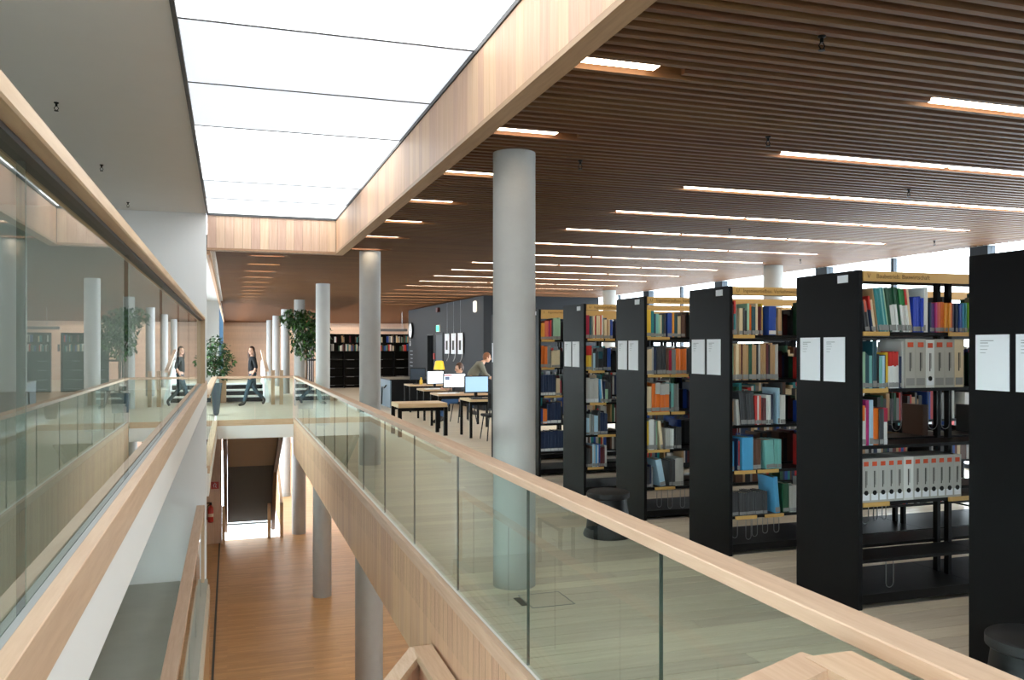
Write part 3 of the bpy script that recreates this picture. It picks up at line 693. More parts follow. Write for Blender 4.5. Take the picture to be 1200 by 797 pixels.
bookcase(Y0+DY, 'beside Bauwirtschaft', 'U   Ingenieurtiefbau. Verkehrswesen. Abfall', {
    5: [('maroon', 1, .018, .25), ('teal', 1, .016, .28, 0, 'red'), ('grey', 1, .014, .25), ('gap', .02), ('cream', 2, .018, .22), ('charcoal', 1, .014, .22), ('black', 1, .018, .2), ('pale green', 1, .022, .26), ('orange', 1, .02, .25), ('dark teal', 2, .018, .24), ('cream', 1, .02, .26), ('maroon', 2, .018, .24), ('yellow', 1, .014, .26), ('gap', .05), ('blue', 1, .07, .24, 0, 'blue', 'w'), ('gap', .02), ('tan', 2, .02, .22)],
    4: [('pale green', 1, .02, .29), ('tan', 1, .018, .28), ('cream', 1, .026, .3), ('tan', 1, .024, .3), ('maroon', 1, .012, .3), ('tan', 2, .026, .3), ('dark green', 1, .03, .3), ('tan', 2, .02, .295), ('black', 1, .018, .3), ('light grey', 1, .022, .3), ('tan', 2, .026, .3), ('maroon', 1, .018, .3), ('black', 1, .016, .29), ('tan', 2, .026, .3), ('light grey', 2, .014, .3)],
    3: [('tan', 1, .014, .2), ('gap', .02), ('light grey', 1, .03, .21, 5, None, None), ('charcoal', 4, .032, .27, 4), ('red', 1, .02, .24), ('white', 1, .018, .24), ('salmon', 1, .02, .24), ('maroon', 2, .02, .22), ('white', 2, .022, .24), ('navy', 1, .02, .25), ('gap', .05), ('pale blue', 1, .02, .3), ('white', 1, .05, .24)],
    2: [('sky blue', 1, .022, .24), ('gap', .03), ('navy', 1, .012, .26), ('red', 1, .014, .24), ('gap', .02), ('sky blue', 1, .10, .27, 0, None, None), ('brown', 2, .035, .25), ('gap', .03), ('mint', 1, .08, .24, 4), ('mint', 2, .034, .24)],
    1: [('charcoal', 10, .021, .19), ('charcoal', 6, .018, .19), ('gap', .05), ('sky blue', 1, .045, .30, 5), ('gap', .03), ('dark green', 1, .06, .24), ('light grey', 2, .03, .22)],
}, [(1, XP+.05, .16, .05), (1, XP+.18, .18, .05), (1, XP+.24, .16, .05), (1, XP+.34, .14, .05), (1, XP+.45, .14, .05), (5, XP+.5, .02, .04), (3, XP+.1, .06, .03)],
   [(5, XP+.04, .2), (1, XP+.06, .2), (1, XP+.34, .18), (2, XP+.05, .2), (2, XP+.27, .2)], 4.62)
bookcase(Y0+2*DY, 'beside round stool', 'U   Ingenieurtiefbau. Verkehrswesen. Abfall', {
    5: [('yellow', 1, .05, .27), ('teal', 2, .016, .25), ('navy', 1, .016, .23), ('mint', 1, .03, .23), ('pale green', 1, .02, .22), ('cream', 1, .014, .22), ('dark teal', 1, .02, .21), ('charcoal', 1, .02, .23), ('gap', .02), ('blue', 1, .05, .24), ('amber', 1, .022, .24), ('dark teal', 2, .02, .23), ('cream', 2, .016, .21), ('brown', 2, .022, .22)],
    4: [('cream', 2, .028, .25), ('light grey', 1, .02, .27), ('navy', 1, .02, .26), ('gap', .015), ('charcoal', 3, .03, .28), ('brown', 1, .028, .26), ('crimson', 1, .034, .24), ('grey', 2, .02, .26), ('orange', 3, .038, .25)],
    3: [('cream', 2, .026, .26), ('orange', 1, .038, .28), ('orange', 3, .052, .28, 0, 'light grey'), ('charcoal', 1, .02, .2), ('mint', 2, .015, .28), ('grey', 3, .017, .27)],
    2: [('yellow', 1, .026, .28), ('white', 1, .055, .30), ('grey', 1, .02, .28), ('pale green', 1, .018, .28), ('cream', 1, .03, .28, 6), ('gap', .03), ('light grey', 2, .026, .2), ('white', 2, .018, .2), ('charcoal', 3, .028, .21)],
    1: [('charcoal', 2, .018, .2), ('navy', 1, .016, .22), ('grey', 1, .016, .2), ('gap', .03), ('pale blue', 1, .06, .27, 11), ('gap', .035), ('charcoal', 2, .03, .27), ('light grey', 3, .03, .27)],
}, [(1, XP+.16, .18, .05), (1, XP+.28, .2, .05), (1, XP+.42, .2, .05)],
   [(5, XP+.04, .24), (4, XP+.04, .24), (4, XP+.29, .2), (3, XP+.04, .24), (2, XP+.04, .24), (1, XP+.12, .22), (3, XP+.3, .15)], 4.5)
bookcase(Y0+3*DY, 'between stool and column', 'U   Ingenieurtiefbau. Verkehrswesen. Abfall', {
    5: [('crimson', 1, .045, .27), ('dark teal', 1, .022, .26), ('grey', 1, .016, .26), ('cream', 1, .022, .26), ('red', 1, .018, .26), ('cream', 2, .024, .265), ('salmon', 1, .016, .27), ('white', 1, .018, .27), ('gap', .01), ('cream', 1, .034, .22), ('tan', 1, .02, .22), ('cream', 1, .02, .22), ('blue', 1, .03, .22)],
    4: [('yellow', 2, .036, .28, 0, 'red'), ('grey', 1, .02, .26), ('pale blue', 1, .02, .2), ('charcoal', 2, .02, .22), ('black', 1, .05, .22, 0, 'dark teal'), ('gap', .01), ('black', 2, .025, .26), ('blue', 2, .02, .26)],
    3: [('light grey', 3, .048, .285, 0, None, 'w'), ('sky blue', 1, .022, .27, 5), ('white', 1, .014, .27, 5), ('navy', 1, .018, .24), ('pale green', 1, .035, .25, 0, 'charcoal'), ('charcoal', 2, .02, .24)],
    2: [('pale blue', 2, .018, .2), ('light grey', 1, .016, .24), ('grey', 2, .02, .24), ('pale blue', 2, .024, .22), ('charcoal', 1, .026, .27), ('navy', 3, .03, .25)],
    1: [('charcoal', 3, .018, .22), ('brown', 1, .022, .24), ('pale blue', 1, .022, .26), ('light grey', 1, .016, .25), ('sky blue', 1, .02, .25), ('white', 1, .018, .25), ('blue', 1, .016, .26), ('maroon', 3, .02, .22), ('light grey', 1, .022, .24)],
}, [], [(5, XP+.05, .2), (5, XP+.27, .12), (4, XP+.06, .2), (3, XP+.08, .2), (2, XP+.18, .22), (1, XP+.05, .2)], 4.42)
bookcase(Y0+4*DY, 'behind thick column', 'S    Ingenieurwesen', {
    5: [('amber', 2, .026, .22), ('salmon', 2, .026, .25), ('magenta', 1, .014, .24), ('red', 1, .024, .26), ('charcoal', 1, .02, .28), ('pale green', 4, .023, .29)],
    4: [('orange', 1, .05, .29), ('orange', 1, .04, .28), ('grey', 1, .05, .29), ('gap', .01), ('cream', 3, .04, .23)],
    3: [('navy', 6, .032, .275, 0, None, 'w'), ('black', 1, .014, .25), ('cream', 2, .026, .22), ('crimson', 1, .02, .2)],
    2: [('blue', 1, .03, .2), ('orange', 2, .03, .2, 0, None, 'w'), ('navy', 4, .046, .27, 0, None, 'w')],
    1: [('navy', 7, .046, .27, 0, None, 'w')],
}, [], [(5, XP+.04, .18), (4, XP+.04, .18), (3, XP+.08, .25)], 4.4)
bookcase(Y0+5*DY, 'largely hidden by the thick concrete column', 'R    Technik', {5: [], 4: [], 3: [], 2: []}, [], [], 3.95)
bookcase(Y0-DY, 'standing against the stool nearest the stair rail', 'W   Architektur', {5: [], 4: [], 3: [], 2: []}, [], [], 3.95)
EXTRA.build('books', [BM[c] for c in EXC], label='dense rows of assorted books deeper in the bookcases', cat='books', kind='stuff')
print('BOOKS', NBOOK)
# ------------------------------------------------------------ step stools
def stool(x, y, label, rz=0):
    t = empty('step_stool', (x, y, 0), label, 'step stool')
    pl = mat('black_plastic', '#0c0d0e', .45, spec=.25)
    MB().lathe([(.215, .0), (.215, .05), (.20, .065), (.172, .30), (.165, .345)], (x, y, 0), 32).build('body', pl, t, smooth=True)
    MB().lathe([(.18, .345), (.192, .355), (.192, .395), (.18, .405)], (x, y, 0), 32).build('step_top', mat('black_rubber', '#111214', .6, bump=.2, bscale=200), t, smooth=True)
    MB().lathe([(.222, .004), (.225, .02), (.218, .045)], (x, y, 0), 32).build('bumper_ring', BLACKM, t, smooth=True)
sx, sy = ground(712, 624); stool(sx-.05, sy-.12, 'round black step stool in the aisle between two bookcases')
stool(3.42, 2.90, 'black step stool in front of the bookcase nearest the stair')
# ------------------------------------------------------------ anthracite room
XR, YR, YR2 = 6.44, 21.9, 32.0
rm = empty('wall_room', (XR, 27, 0), kind='structure')
box('side', XR, XR+.15, YR, 27.75, 0, ZC-.002, DARKWALL, rm); box('side', XR, XR+.15, 28.75, YR2, 0, ZC-.002, DARKWALL, rm)
box('lintel', XR, XR+.15, 27.75, 28.75, 2.15, ZC-.002, DARKWALL, rm)
box('front', XR+.15, XW-.01, YR, YR+.15, 0, ZC-.002, DARKWALL, rm); box('rear', XR+.15, XW-.01, YR2-.15, YR2, 0, ZC-.002, DARKWALL, rm)
dr = empty('door_1', (XR+.05, 26.95, 0), kind='structure')
box('leaf', XR-.012, XR-.001, 26.5, 27.4, 0, 2.1, mat('door_grey', '#23272c', .45), dr)
for q in ((27.4, 27.47, 0, 2.17), (26.43, 26.5, 0, 2.17), (26.5, 27.4, 2.1, 2.17)): box('frame', XR-.02, XR-.001, q[0], q[1], q[2], q[3], BLACKM, dr)
MB().tube([(XR-.05, 26.6, 1.05), (XR-.05, 26.72, 1.05)], .01).build('handle', STEEL, dr)
d2 = empty('door_2', (XR+.03, 28.25, 0), kind='structure')
for q in ((27.75, 27.8, 0, 2.15), (28.7, 28.75, 0, 2.15), (27.8, 28.7, 2.1, 2.15)): box('frame', XR-.01, XR+.1, q[0], q[1], q[2], q[3], BLACKM, d2)
# exit sign, clock, lamp, call point, lettering and hung boards on that wall
e = empty('exit_sign', (XR-.03, 27.0, 2.3), 'small green lit exit sign on the anthracite wall', 'exit sign')
box('housing', XR-.05, XR-.001, 26.8, 27.2, 2.2, 2.42, WHITE, e); box('lit_face', XR-.056, XR-.0505, 26.82, 27.18, 2.22, 2.40, mat('exit_green', '#1f9d63', .5, emit='#3fd596', es=1.4), e)
ck = empty('wall_clock', (XR-.02, 31.3, 2.32), 'round wall clock with pale face at the end of the anthracite wall', 'clock')
mb = MB(); mb.lathe([(.3, 0), (.3, .05)], seg=28); o = mb.build('rim', BLACKM, ck); o.matrix_parent_inverse = Matrix(); o.rotation_euler = (0, R(-90), 0)
mb = MB(); mb.lathe([(.26, .05), (.26, .056)], seg=28); o = mb.build('face', PAPER, ck); o.matrix_parent_inverse = Matrix(); o.rotation_euler = (0, R(-90), 0)
mb = MB().box(XR-.085, XR-.078, 31.29, 31.31, 2.32, 2.50).box(XR-.085, XR-.078, 31.2, 31.31, 2.31, 2.33); mb.build('hands', BLACKM, ck)
wlp = empty('wall_lamp', (XR-.03, 22.6, 2.86), 'white oval lamp high on the anthracite wall', 'wall lamp')
box('body', XR-.07, XR-.001, 22.5, 22.72, 2.66, 2.98, mat('opal', '#e4e4e0', .4, emit='#fff4e0', es=.5), wlp, bev=.03)
cp = empty('call_point', (XR-.02, 27.6, 1.4), 'small red fire call point beside the door', 'call point'); box('box', XR-.04, XR-.001, 27.54, 27.68, 1.3, 1.5, RED, cp)
al = empty('alarm_sounder', (XR-.02, 27.0, 2.95), 'dark red alarm sounder under the slatted ceiling', 'alarm'); box('box', XR-.08, XR-.001, 26.9, 27.12, 2.84, 2.98, mat('dark_red', '#5a1d1c', .5), al)
for i, yy in enumerate((25.75, 24.95, 24.15)):
    y0 = yy
    if i == 0: lb = 'hanging white board on the dark wall, next to the grey door'
    elif i == 1: lb = 'hanging white board on the dark wall, between two others'
    else: lb = 'hanging white board on the dark wall, next to the oval lamp'
    hb = empty('hanging_board', (XR-.05, y0, 1.9), lb, 'board', 'three hanging boards')
    box('sheet', XR-.05, XR-.035, yy-.28, yy+.28, 1.5, 2.12, PAPER, hb); box('dark_print', XR-.053, XR-.0505, yy-.1, yy+.14, 1.62, 1.9, INK, hb)
    MB().tube([(XR-.04, yy-.2, 1.5), (XR-.06, yy-.22, 1.38), (XR-.1, yy-.18, 1.28)], .012, 5).build('hook', STEEL, hb)
    MB().tube([(XR-.04, yy, 2.12), (XR-.04, yy, ZC-.003)], .003, 4).build('wire', STEEL, hb)
lt_ = empty('wall_lettering', (XR-.01, 31, 1.8), 'pale lettering on the end of the anthracite wall', 'lettering')
text('letter', 'b', .42, PAPER, lt_, (XR-.004, 31.75, 1.75), (R(90), 0, R(-90)))
for i in range(6): box('text_line', XR-.004, XR-.0005, 31.2, 31.7-.07*(i % 3), 1.55-i*.14, 1.58-i*.14, INKL, lt_)
# ------------------------------------------------------------ furniture
BTOP = wood('desk_top', '#c0a07c', '#d2b592', (1.2, 16, 16), .4)
def table(name, x, y, L, D, H, rz, label, group=None, leg=.045, top=.04, apron=True, m=None):
    t = empty(name, (0, 0, 0), label, 'table' if 'table' in name else 'desk', group)
    box('table_top', -L/2, L/2, -D/2, D/2, H-top, H, m or BTOP, t, bev=.003)
    if apron: [box('apron', -L/2+.05, L/2-.05, q-.015, q+.015, H-top-.07, H-top, BLACKM, t) for q in (-D/2+.065, D/2-.065)]
    for sx in (-1, 1):
        for sy in (-1, 1): box('leg', sx*(L/2-.03)-leg/2, sx*(L/2-.03)+leg/2, sy*(D/2-.03)-leg/2, sy*(D/2-.03)+leg/2, 0, H-top, BLACKM, t)
    t.location = (x, y, 0); t.rotation_euler = (0, 0, R(rz)); return t
SCR = {'blue': mat('screen_blue', '#86a4c4', .25, emit='#9cbfe6', es=.55), 'white': mat('screen_white', '#dfe8ef', .25, emit='#eef6ff', es=.85), 'dark': mat('screen_off', '#3c4652', .2)}
def monitor(x, y, z, rz, kind, label, wd=.5, ht=.31, page=False):
    t = empty('computer_monitor', (0, 0, 0), label, 'monitor')
    MB().box(-wd/2, wd/2, 0, .035, .10, .10+ht).build('casing', BLACKM, t)
    s = box('screen', -wd/2+.018, wd/2-.018, -.004, -.0005, .122, .10+ht-.018, SCR[kind], t)
    if page:
        box('page_banner', -wd/2+.02, -wd/2+.2, -.0055, -.0041, .10+ht-.06, .10+ht-.03, RED, s); box('page_picture', -wd/2+.03, -wd/2+.14, -.0055, -.0041, .10+ht-.15, .10+ht-.07, mat('picture_tone', '#6b7fa0', .5), s)
    MB().box(-.03, .03, .036, .07, .02, .25).build('stand', BLACKM, t); MB().lathe([(.13, 0), (.13, .012), (.05, .02)], (0, .06, 0), 20).build('stand_base', BLACKM, t)
    t.location = (x, y, z); t.rotation_euler = (0, 0, R(rz))
    return t
table('low_table', 3.5, 16.35, .95, .75, .63, 0, 'low oak topped table with square black legs beside the balustrade', leg=.07, top=.08)
dx1, dy1 = 4.85, 15.73; table('computer_desk', dx1, dy1, 1.2, .75, .72, 0, 'oak topped computer desk carrying the pale blue monitor')
dx2, dy2 = 4.68, 17.78; table('computer_desk', dx2, dy2, 1.1, .75, .72, 0, 'computer desk with papers carrying the monitor that shows a web page')
dx3, dy3 = 4.8, 19.75; table('computer_desk', dx3, dy3, 1.1, .75, .72, 0, 'computer desk with papers carrying the narrow white monitor')
dx4, dy4 = 5.0, 22.35; table('computer_desk', dx4, dy4, 1.1, .75, .72, 0, 'computer desk carrying the dark screen and the yellow lamp')
monitor(dx1-.33, dy1+.10, .7205, 6, 'blue', 'black computer monitor with plain pale blue screen', .5, .33)
monitor(dx2-.06, dy2+.14, .7205, 8, 'white', 'black computer monitor showing a white web page with red banner', .52, .32, True)
monitor(dx3-.15, dy3+.12, .7205, 10, 'white', 'black computer monitor with blank white screen', .44, .32)
# laptop like grey screen and little things on the desks
lp = monitor(dx4-.25, dy4+.0, .7205, -4, 'dark', 'grey framed switched off screen on the desk by the counter', .42, .33)
def bottle(x, y, z, col, label):
    t = empty('bottle', (x, y, z), label, 'bottle'); MB().lathe([(.04, 0), (.042, .02), (.042, .11), (.02, .14), (.018, .16)], (x, y, z), 14).build('body', col, t, smooth=True); MB().lathe([(.02, .16), (.02, .185)], (x, y, z), 12).build('cap', col, t)
bottle(dx4-.22, dy4-.28, .7205, mat('yellow_plastic', '#d9b02e', .4), 'small yellow bottle in front of the dark screen')
for x, y, lb in ((dx3-.25, dy3-.2, 'white papers spread on the desk with the blank white monitor'), (dx2-.28, dy2-.2, 'stack of white papers on the desk with the web page monitor')):
    t = empty('paper_stack', (x, y, .7205), lb, 'papers'); box('sheet', x-.22, x+.12, y-.12, y+.12, .7205, .728, PAPER, t)
    o = box('sheet', -.15, .15, -.11, .11, .7285, .736, PAPER, t); o.location.x += x+.06; o.location.y += y+.02; o.rotation_euler.z = .2
dy1 -= .3
kb = empty('keyboard', (dx1-.32, dy1+.08, .7205), 'black keyboard in front of the pale blue monitor', 'keyboard'); box('case', dx1-.52, dx1-.1, dy1+.02, dy1+.15, .7205, .736, BLACKM, kb); box('keys', dx1-.51, dx1-.11, dy1+.03, dy1+.14, .7365, .742, mat('key_grey', '#26282b', .5), kb)
# yellow lamp
yl = empty('table_lamp', (0, 0, 0), 'yellow shaded lamp standing on the desk with the dark screen', 'lamp')
YP = mat('yellow_shade', '#e3b92c', .5, emit='#ffcf3a', es=.25)
MB().lathe([(.15, 0), (.14, .06), (.11, .22), (.07, .24)], (0, 0, .38), 20).build('shade', YP, yl, smooth=True); MB().tube([(0, 0, .02), (0, 0, .40)], .012).build('stem', BLACKM, yl); MB().lathe([(.09, 0), (.09, .02)], seg=18).build('base', BLACKM, yl)
yl.location = (5.36, 22.45, .7205)
def chair(x, y, rz, label):
    t = empty('office_chair', (0, 0, 0), label, 'chair'); DF = mat('chair_fabric', '#1b1d21', .8)
    box('seat', -.22, .22, -.22, .22, .43, .48, DF, t, bev=.015); MB().box(-.2, .2, .2, .235, .6, .88).build('backrest', DF, t)
    MB().tube([(-.17, .22, .45), (-.17, .225, .85)], .012).tube([(.17, .22, .45), (.17, .225, .85)], .012).build('back_frame', BLACKM, t)
    for sx in (-1, 1):
        for sy in (-1, 1): MB().tube([(sx*.17, sy*.17, .44), (sx*.22, sy*.23, 0.008)], .011).build('leg', BLACKM, t)
    t.location = (x, y, 0); t.rotation_euler = (0, 0, R(rz))
    return t
chair(4.62, 14.95, 180, 'slim black chair drawn up to the desk with the blue monitor')
# info counter
bx, by = 4.26, 23.7
ct = empty('information_counter', (bx, by, 0), 'black information counter with blue grey side panel behind the desks', 'counter')
box('body', bx+.031, bx+1.5, by, by+2.2, 0, .77, BLACK, ct, bev=.004); box('top', bx-.02, bx+1.52, by-.02, by+2.22, .77, .80, BLACKM, ct, bev=.003); box('side_panel', bx, bx+.03, by+.02, by+2.2, 0, .77, mat('blue_grey', '#5c6d7a', .5), ct)
MB().tube([(bx-.03, by+.5, .62), (bx-.06, by+.6, .55), (bx-.06, by+1.0, .55), (bx-.06, by+1.1, .05)], .02).build('cable', BLACKM, ct)
# ------------------------------------------------------------ far shelving in front of the oak wall
FARB = FB()
def far_case(x0, x1, y, label, rows=(1.9, 1.55), seedv=1):
    t = empty('shelf_unit', ((x0+x1)/2, y, 0), label, 'bookcase'); n = max(1, round((x1-x0)/1.0))
    box('back', x0, x1, y+.30, y+.32, 0, 2.25, BLACKM, t)
    for i in range(n+1): xx = x0+(x1-x0)*i/n; box('upright', xx-.02, xx+.02, y, y+.3, 0, 2.25, BLACK, t)
    for k in range(7): box('shelf_board', x0+.02, x1-.02, y+.005, y+.3, .1+k*.355, .125+k*.355, BLACK, t)
    rr = random.Random(seedv)
    for k in (4, 5):
        x = x0+.05
        while x < x1-.1:
            if rr.random() < .08: x += .2
            ww = rr.uniform(.025, .06); FARB.box(x, x+ww, y+.03, y+.25, .1255+k*.355, .1255+k*.355+rr.uniform(.2, .3), rr.randrange(len(EXC))); x += ww+.002
    for k in range(0, 4):
        for i in range(n): 
            xx = x0+(x1-x0)*i/n; box('shelf_tag', xx+.08, xx+.4, y-.002, y+.004, .104+(k+.0)*.355, .121+k*.355, INKL, t)
far_case(3.75, 5.35, 36.0, 'long low lit black shelf unit between the two slim columns', seedv=2)
far_case(5.75, 7.55, 36.0, 'black shelf unit beside the anthracite room and counter', seedv=3)
far_case(7.6, 9.6, 40.0, 'black shelf unit seen past the end of the anthracite room', seedv=4)
for i in range(4):
    t = empty('shelf_unit', (2.75, 34+i*1.2, 0), 'narrow black shelf unit end with pale edge behind the hanging plant', 'bookcase', 'shelf ends behind the plant')
    box('end_panel', 2.7+.16*i, 2.74+.16*i, 32.5+i*.9, 33.0+i*.9, 0, 1.95, BLACK, t); box('edge_strip', 2.695+.16*i, 2.70+.16*i, 32.5+i*.9, 32.56+i*.9, .0, 1.95, PANEL_D, t); box('shelf_board', 2.74+.16*i, 4.2, 32.6+i*.9, 32.9+i*.9, 1.2, 1.23, BLACK, t)
FARB.build('books_far', [BM[c] for c in EXC], label='rows of tiny assorted books on the far black shelf units', cat='books', kind='stuff')
pn = empty('pendant_light', (6, 33, 2.35), 'slim grey pendant bar hung on a thin wire in front of the far wall', 'pendant lamp')
box('bar', 4.9, 6.6, 33.0, 33.1, 2.32, 2.42, GREY, pn, bev=.01); MB().tube([(5.3, 33.05, 2.42), (5.3, 33.05, ZC-.003)], .008, 5).build('wire', STEEL, pn); MB().tube([(6.4, 33.05, 2.42), (6.4, 33.05, ZC-.003)], .008, 5).build('wire', STEEL, pn)
# desk with a screen on the half level landing (seen mirrored in the long balustrade)
ld = table('landing_desk', -1.75, 11.6, .9, .6, .72, 90, 'small wooden desk with a screen on the concrete landing'); ld.location.z = ZM
lm = monitor(-1.75, 11.6, ZM+.7205, 90, 'white', 'bright screen on the small desk of the concrete landing', .45, .3, True)

# ------------------------------------------------------------ plants
LEAF = mat('ficus_leaf', '#223f1c', .4, noise=.35, nscale=3); LEAF2 = mat('ficus_leaf_light', '#3f6428', .4)
def foliage(name, blobs, n, size, parent, seedv, droop=.3):
    rr = random.Random(seedv); vs_, fs_, mi = [], [], []
    tot = sum(b[3]*b[4]*b[5] for b in blobs)
    for b in blobs:
        for _ in range(int(n*b[3]*b[4]*b[5]/tot)):
            while True:
                p = Vector((rr.uniform(-1, 1), rr.uniform(-1, 1), rr.uniform(-1, 1)))
                if p.length < 1: break
            p = Vector((b[0]+p.x*b[3], b[1]+p.y*b[4], b[2]+p.z*b[5]))
            d = Vector((rr.gauss(0, 1), rr.gauss(0, 1), rr.gauss(-droop, .6))).normalized(); sd = d.cross(Vector((rr.gauss(0, .4), rr.gauss(0, .4), 1))).normalized(); nn = sd.cross(d)
            L = size*rr.uniform(.7, 1.25); k = len(vs_)
            vs_ += [p, p+d*L*.45+sd*L*.24-nn*L*.06, p+d*L, p+d*L*.45-sd*L*.24-nn*L*.06, p+d*L*.5]
            fs_ += [(k, k+1, k+4), (k+1, k+2, k+4), (k+2, k+3, k+4), (k+3, k, k+4)]; mi += [1 if rr.random() < .25 else 0]*4
    me = bpy.data.meshes.new(name); me.from_pydata(vs_, [], fs_); me.materials.append(LEAF); me.materials.append(LEAF2); me.polygons.foreach_set('material_index', mi)
    o = link(name, me, None, parent); o['kind'] = 'stuff'; return o
px_, py_ = -.38, 22.6
pt = empty('potted_ficus', (px_, py_, 0), 'bushy potted ficus in a tall dark planter at the bridge corner', 'plant')
MB().lathe([(.10, 0), (.13, .05), (.20, .78), (.21, .80), (.19, .80), (.18, .74), (.02, .74)], (px_, py_, 0), 24).build('planter', mat('planter_slate', '#3c4954', .5), pt, smooth=True)
mb = MB(); mb.tube([(px_, py_, .74), (px_+.02, py_, 1.1), (px_-.03, py_+.02, 1.5)], [.025, .02, .012])
for a in ((.25, 0, 1.6), (-.3, .1, 1.6), (.1, -.2, 1.85), (-.1, .2, 1.9), (.3, .1, 1.3)): mb.tube([(px_+.01, py_, 1.15), (px_+a[0]*.6, py_+a[1]*.6, (1.15+a[2])/2+.1), (px_+a[0], py_+a[1], a[2])], [.012, .009, .004], 5)
mb.build('stem', mat('bark', '#5b4632', .8), pt)
foliage('leaves', [(px_+.05, py_, 1.55, .36, .34, .38), (px_-.2, py_, 1.3, .3, .3, .35), (px_+.3, py_, 1.35, .24, .25, .3), (px_+.1, py_, 1.1, .28, .28, .25), (px_, py_, 1.85, .2, .2, .16)], 1000, .12, pt, 5)
qx, qy = 2.0, 24.3
pt = empty('weeping_fig', (qx, qy, 0), 'tall weeping fig tree with drooping leaves behind the slim column', 'plant')
MB().lathe([(.2, 0), (.24, .5), (.22, .5), (.2, .44), (.02, .44)], (qx, qy, 0), 24).build('planter', MATS['planter_slate'], pt, smooth=True)
mb = MB(); mb.tube([(qx, qy, .44), (qx+.03, qy, 1.2), (qx-.02, qy, 2.4)], [.035, .028, .012])
for a in ((.4, 0, 2.4), (-.45, .1, 2.5), (.1, -.3, 2.2), (-.2, .2, 2.7)): mb.tube([(qx, qy, 1.5), (qx+a[0]*.6, qy+a[1]*.6, 2.1), (qx+a[0], qy+a[1], a[2])], [.014, .01, .004], 5)
mb.build('stem', MATS['bark'], pt)
foliage('leaves', [(qx-.05, qy, 2.35, .5, .4, .45), (qx-.3, qy, 2.5, .42, .35, .3), (qx, qy, 1.8, .42, .36, .4), (qx+.35, qy, 2.1, .35, .35, .5)], 1700, .13, pt, 6, droop=1.1)

# ------------------------------------------------------------ people
def skinned(verts, edges, radii, root=0, sub=2):
    me = bpy.data.meshes.new('skin'); me.from_pydata(verts, edges, []); o = bpy.data.objects.new('skin', me); COL.objects.link(o)
    md = o.modifiers.new('s', 'SKIN'); md.use_smooth_shade = True
    for i, r in enumerate(radii):
        q = me.skin_vertices[0].data[i]; q.radius = (r, r) if not isinstance(r, tuple) else r; q.use_root = (i == root)
    sb = o.modifiers.new('u', 'SUBSURF'); sb.levels = sub; sb.render_levels = sub
    dg = bpy.context.evaluated_depsgraph_get(); out = bpy.data.meshes.new_from_object(o.evaluated_get(dg)); bpy.data.objects.remove(o)
    for p in out.polygons: p.use_smooth = True
    return out
def joined(meshes):
    bm = bmesh.new()
    for m in meshes: bm.from_mesh(m)
    me = bpy.data.meshes.new('body'); bm.to_mesh(me); bm.free()
    for p in me.polygons: p.use_smooth = True
    return me
SKIN = mat('skin_tone', '#d3a58c', .5); SKIN2 = mat('eye_dark', '#2a1d18', .4); LIPS = mat('lip_tone', '#a4605a', .5)
def chain(pts, rad, sub=2): return skinned([tuple(p) for p in pts], [(i, i+1) for i in range(len(pts)-1)], rad, 0, sub)
def ball(c, r, sc=(1, 1, 1), M=None, seg=16):
    bm = bmesh.new(); bmesh.ops.create_uvsphere(bm, u_segments=seg, v_segments=seg//2+2, radius=r); bmesh.ops.scale(bm, vec=sc, verts=bm.verts)
    if M: bmesh.ops.transform(bm, matrix=M, verts=bm.verts)
    bmesh.ops.translate(bm, vec=c, verts=bm.verts); me = bpy.data.meshes.new('ball'); bm.to_mesh(me); bm.free(); return me
def hand(w, d, up):
    """palm and five unequal bent fingers; w wrist, d finger direction, up = thumb side"""
    d = Vector(d).normalized(); up = Vector(up); up = (up-d*up.dot(d)).normalized(); s = d.cross(up); w = Vector(w); ms = [chain([w, w+d*.045, w+d*.085], [(.018, .026), (.022, .036), (.018, .034)], 1)]
    for i, L in enumerate((.062, .072, .068, .052)):
        b = w+d*.08+up*(.027-i*.018); ms.append(chain([b, b+d*L*.5+s*.006, b+d*L*.85+s*.02], [.0085, .008, .007], 1))
    b = w+d*.03+up*.03; ms.append(chain([b, b+up*.02+d*.025, b+up*.022+d*.05], [.0095, .009, .008], 1)); return ms
def head(c, face, skin_list, t, hair, long_hair):
    """c = head centre; face = facing direction"""
    f = Vector(face).normalized(); up = Vector((0, 0, 1)); s = f.cross(up).normalized(); up = s.cross(f); M = Matrix((s, f, up)).transposed().to_4x4(); c = Vector(c)
    skin_list.append(ball(c, .1, (.76, .92, 1.15), M, 20)); skin_list.append(ball(c+f*.03-up*.055, .07, (.8, .85, .85), M))
    skin_list.append(ball(c+f*.098-up*.012, .016, (.75, 1.1, 1.5), M, 10))
    for q in (-1, 1): skin_list.append(ball(c+s*q*.078-up*.01, .026, (.35, .7, 1.1), M, 10))
    for q in (-1, 1): link('eye', ball(c+f*.086+s*q*.031+up*.012, .010, (1.3, .6, .8), M, 10), SKIN2, t)
    link('mouth', ball(c+f*.088-up*.052, .016, (1.4, .45, .45), M, 10), LIPS, t)
    hs = [ball(c-f*.016+up*.022, .107, (.80, .93, 1.08), M, 20)]
    if long_hair:
        for q in (-1, 1): hs.append(chain([c+s*q*.068+up*.03, c+s*q*.085-up*.08-f*.01, c+s*q*.085-up*.2-f*.02, c+s*q*.075-up*.32-f*.03], [.035, .042, .042, .018], 1))
        hs.append(chain([c-f*.06+up*.02, c-f*.085-up*.1, c-f*.1-up*.26], [.05, .06, .03], 1))
    me = joined(hs)
    bm = bmesh.new(); bm.from_mesh(me)      # open the hairline over the face
    dl = [v for v in bm.verts if (v.co-c).dot(f) > .035 and (v.co-c).dot(up) < .07 and abs((v.co-c).dot(s)) < .062]
    bmesh.ops.delete(bm, geom=dl, context='VERTS'); bm.to_mesh(me); bm.free()
    link('hair', me, hair, t, smooth=True)
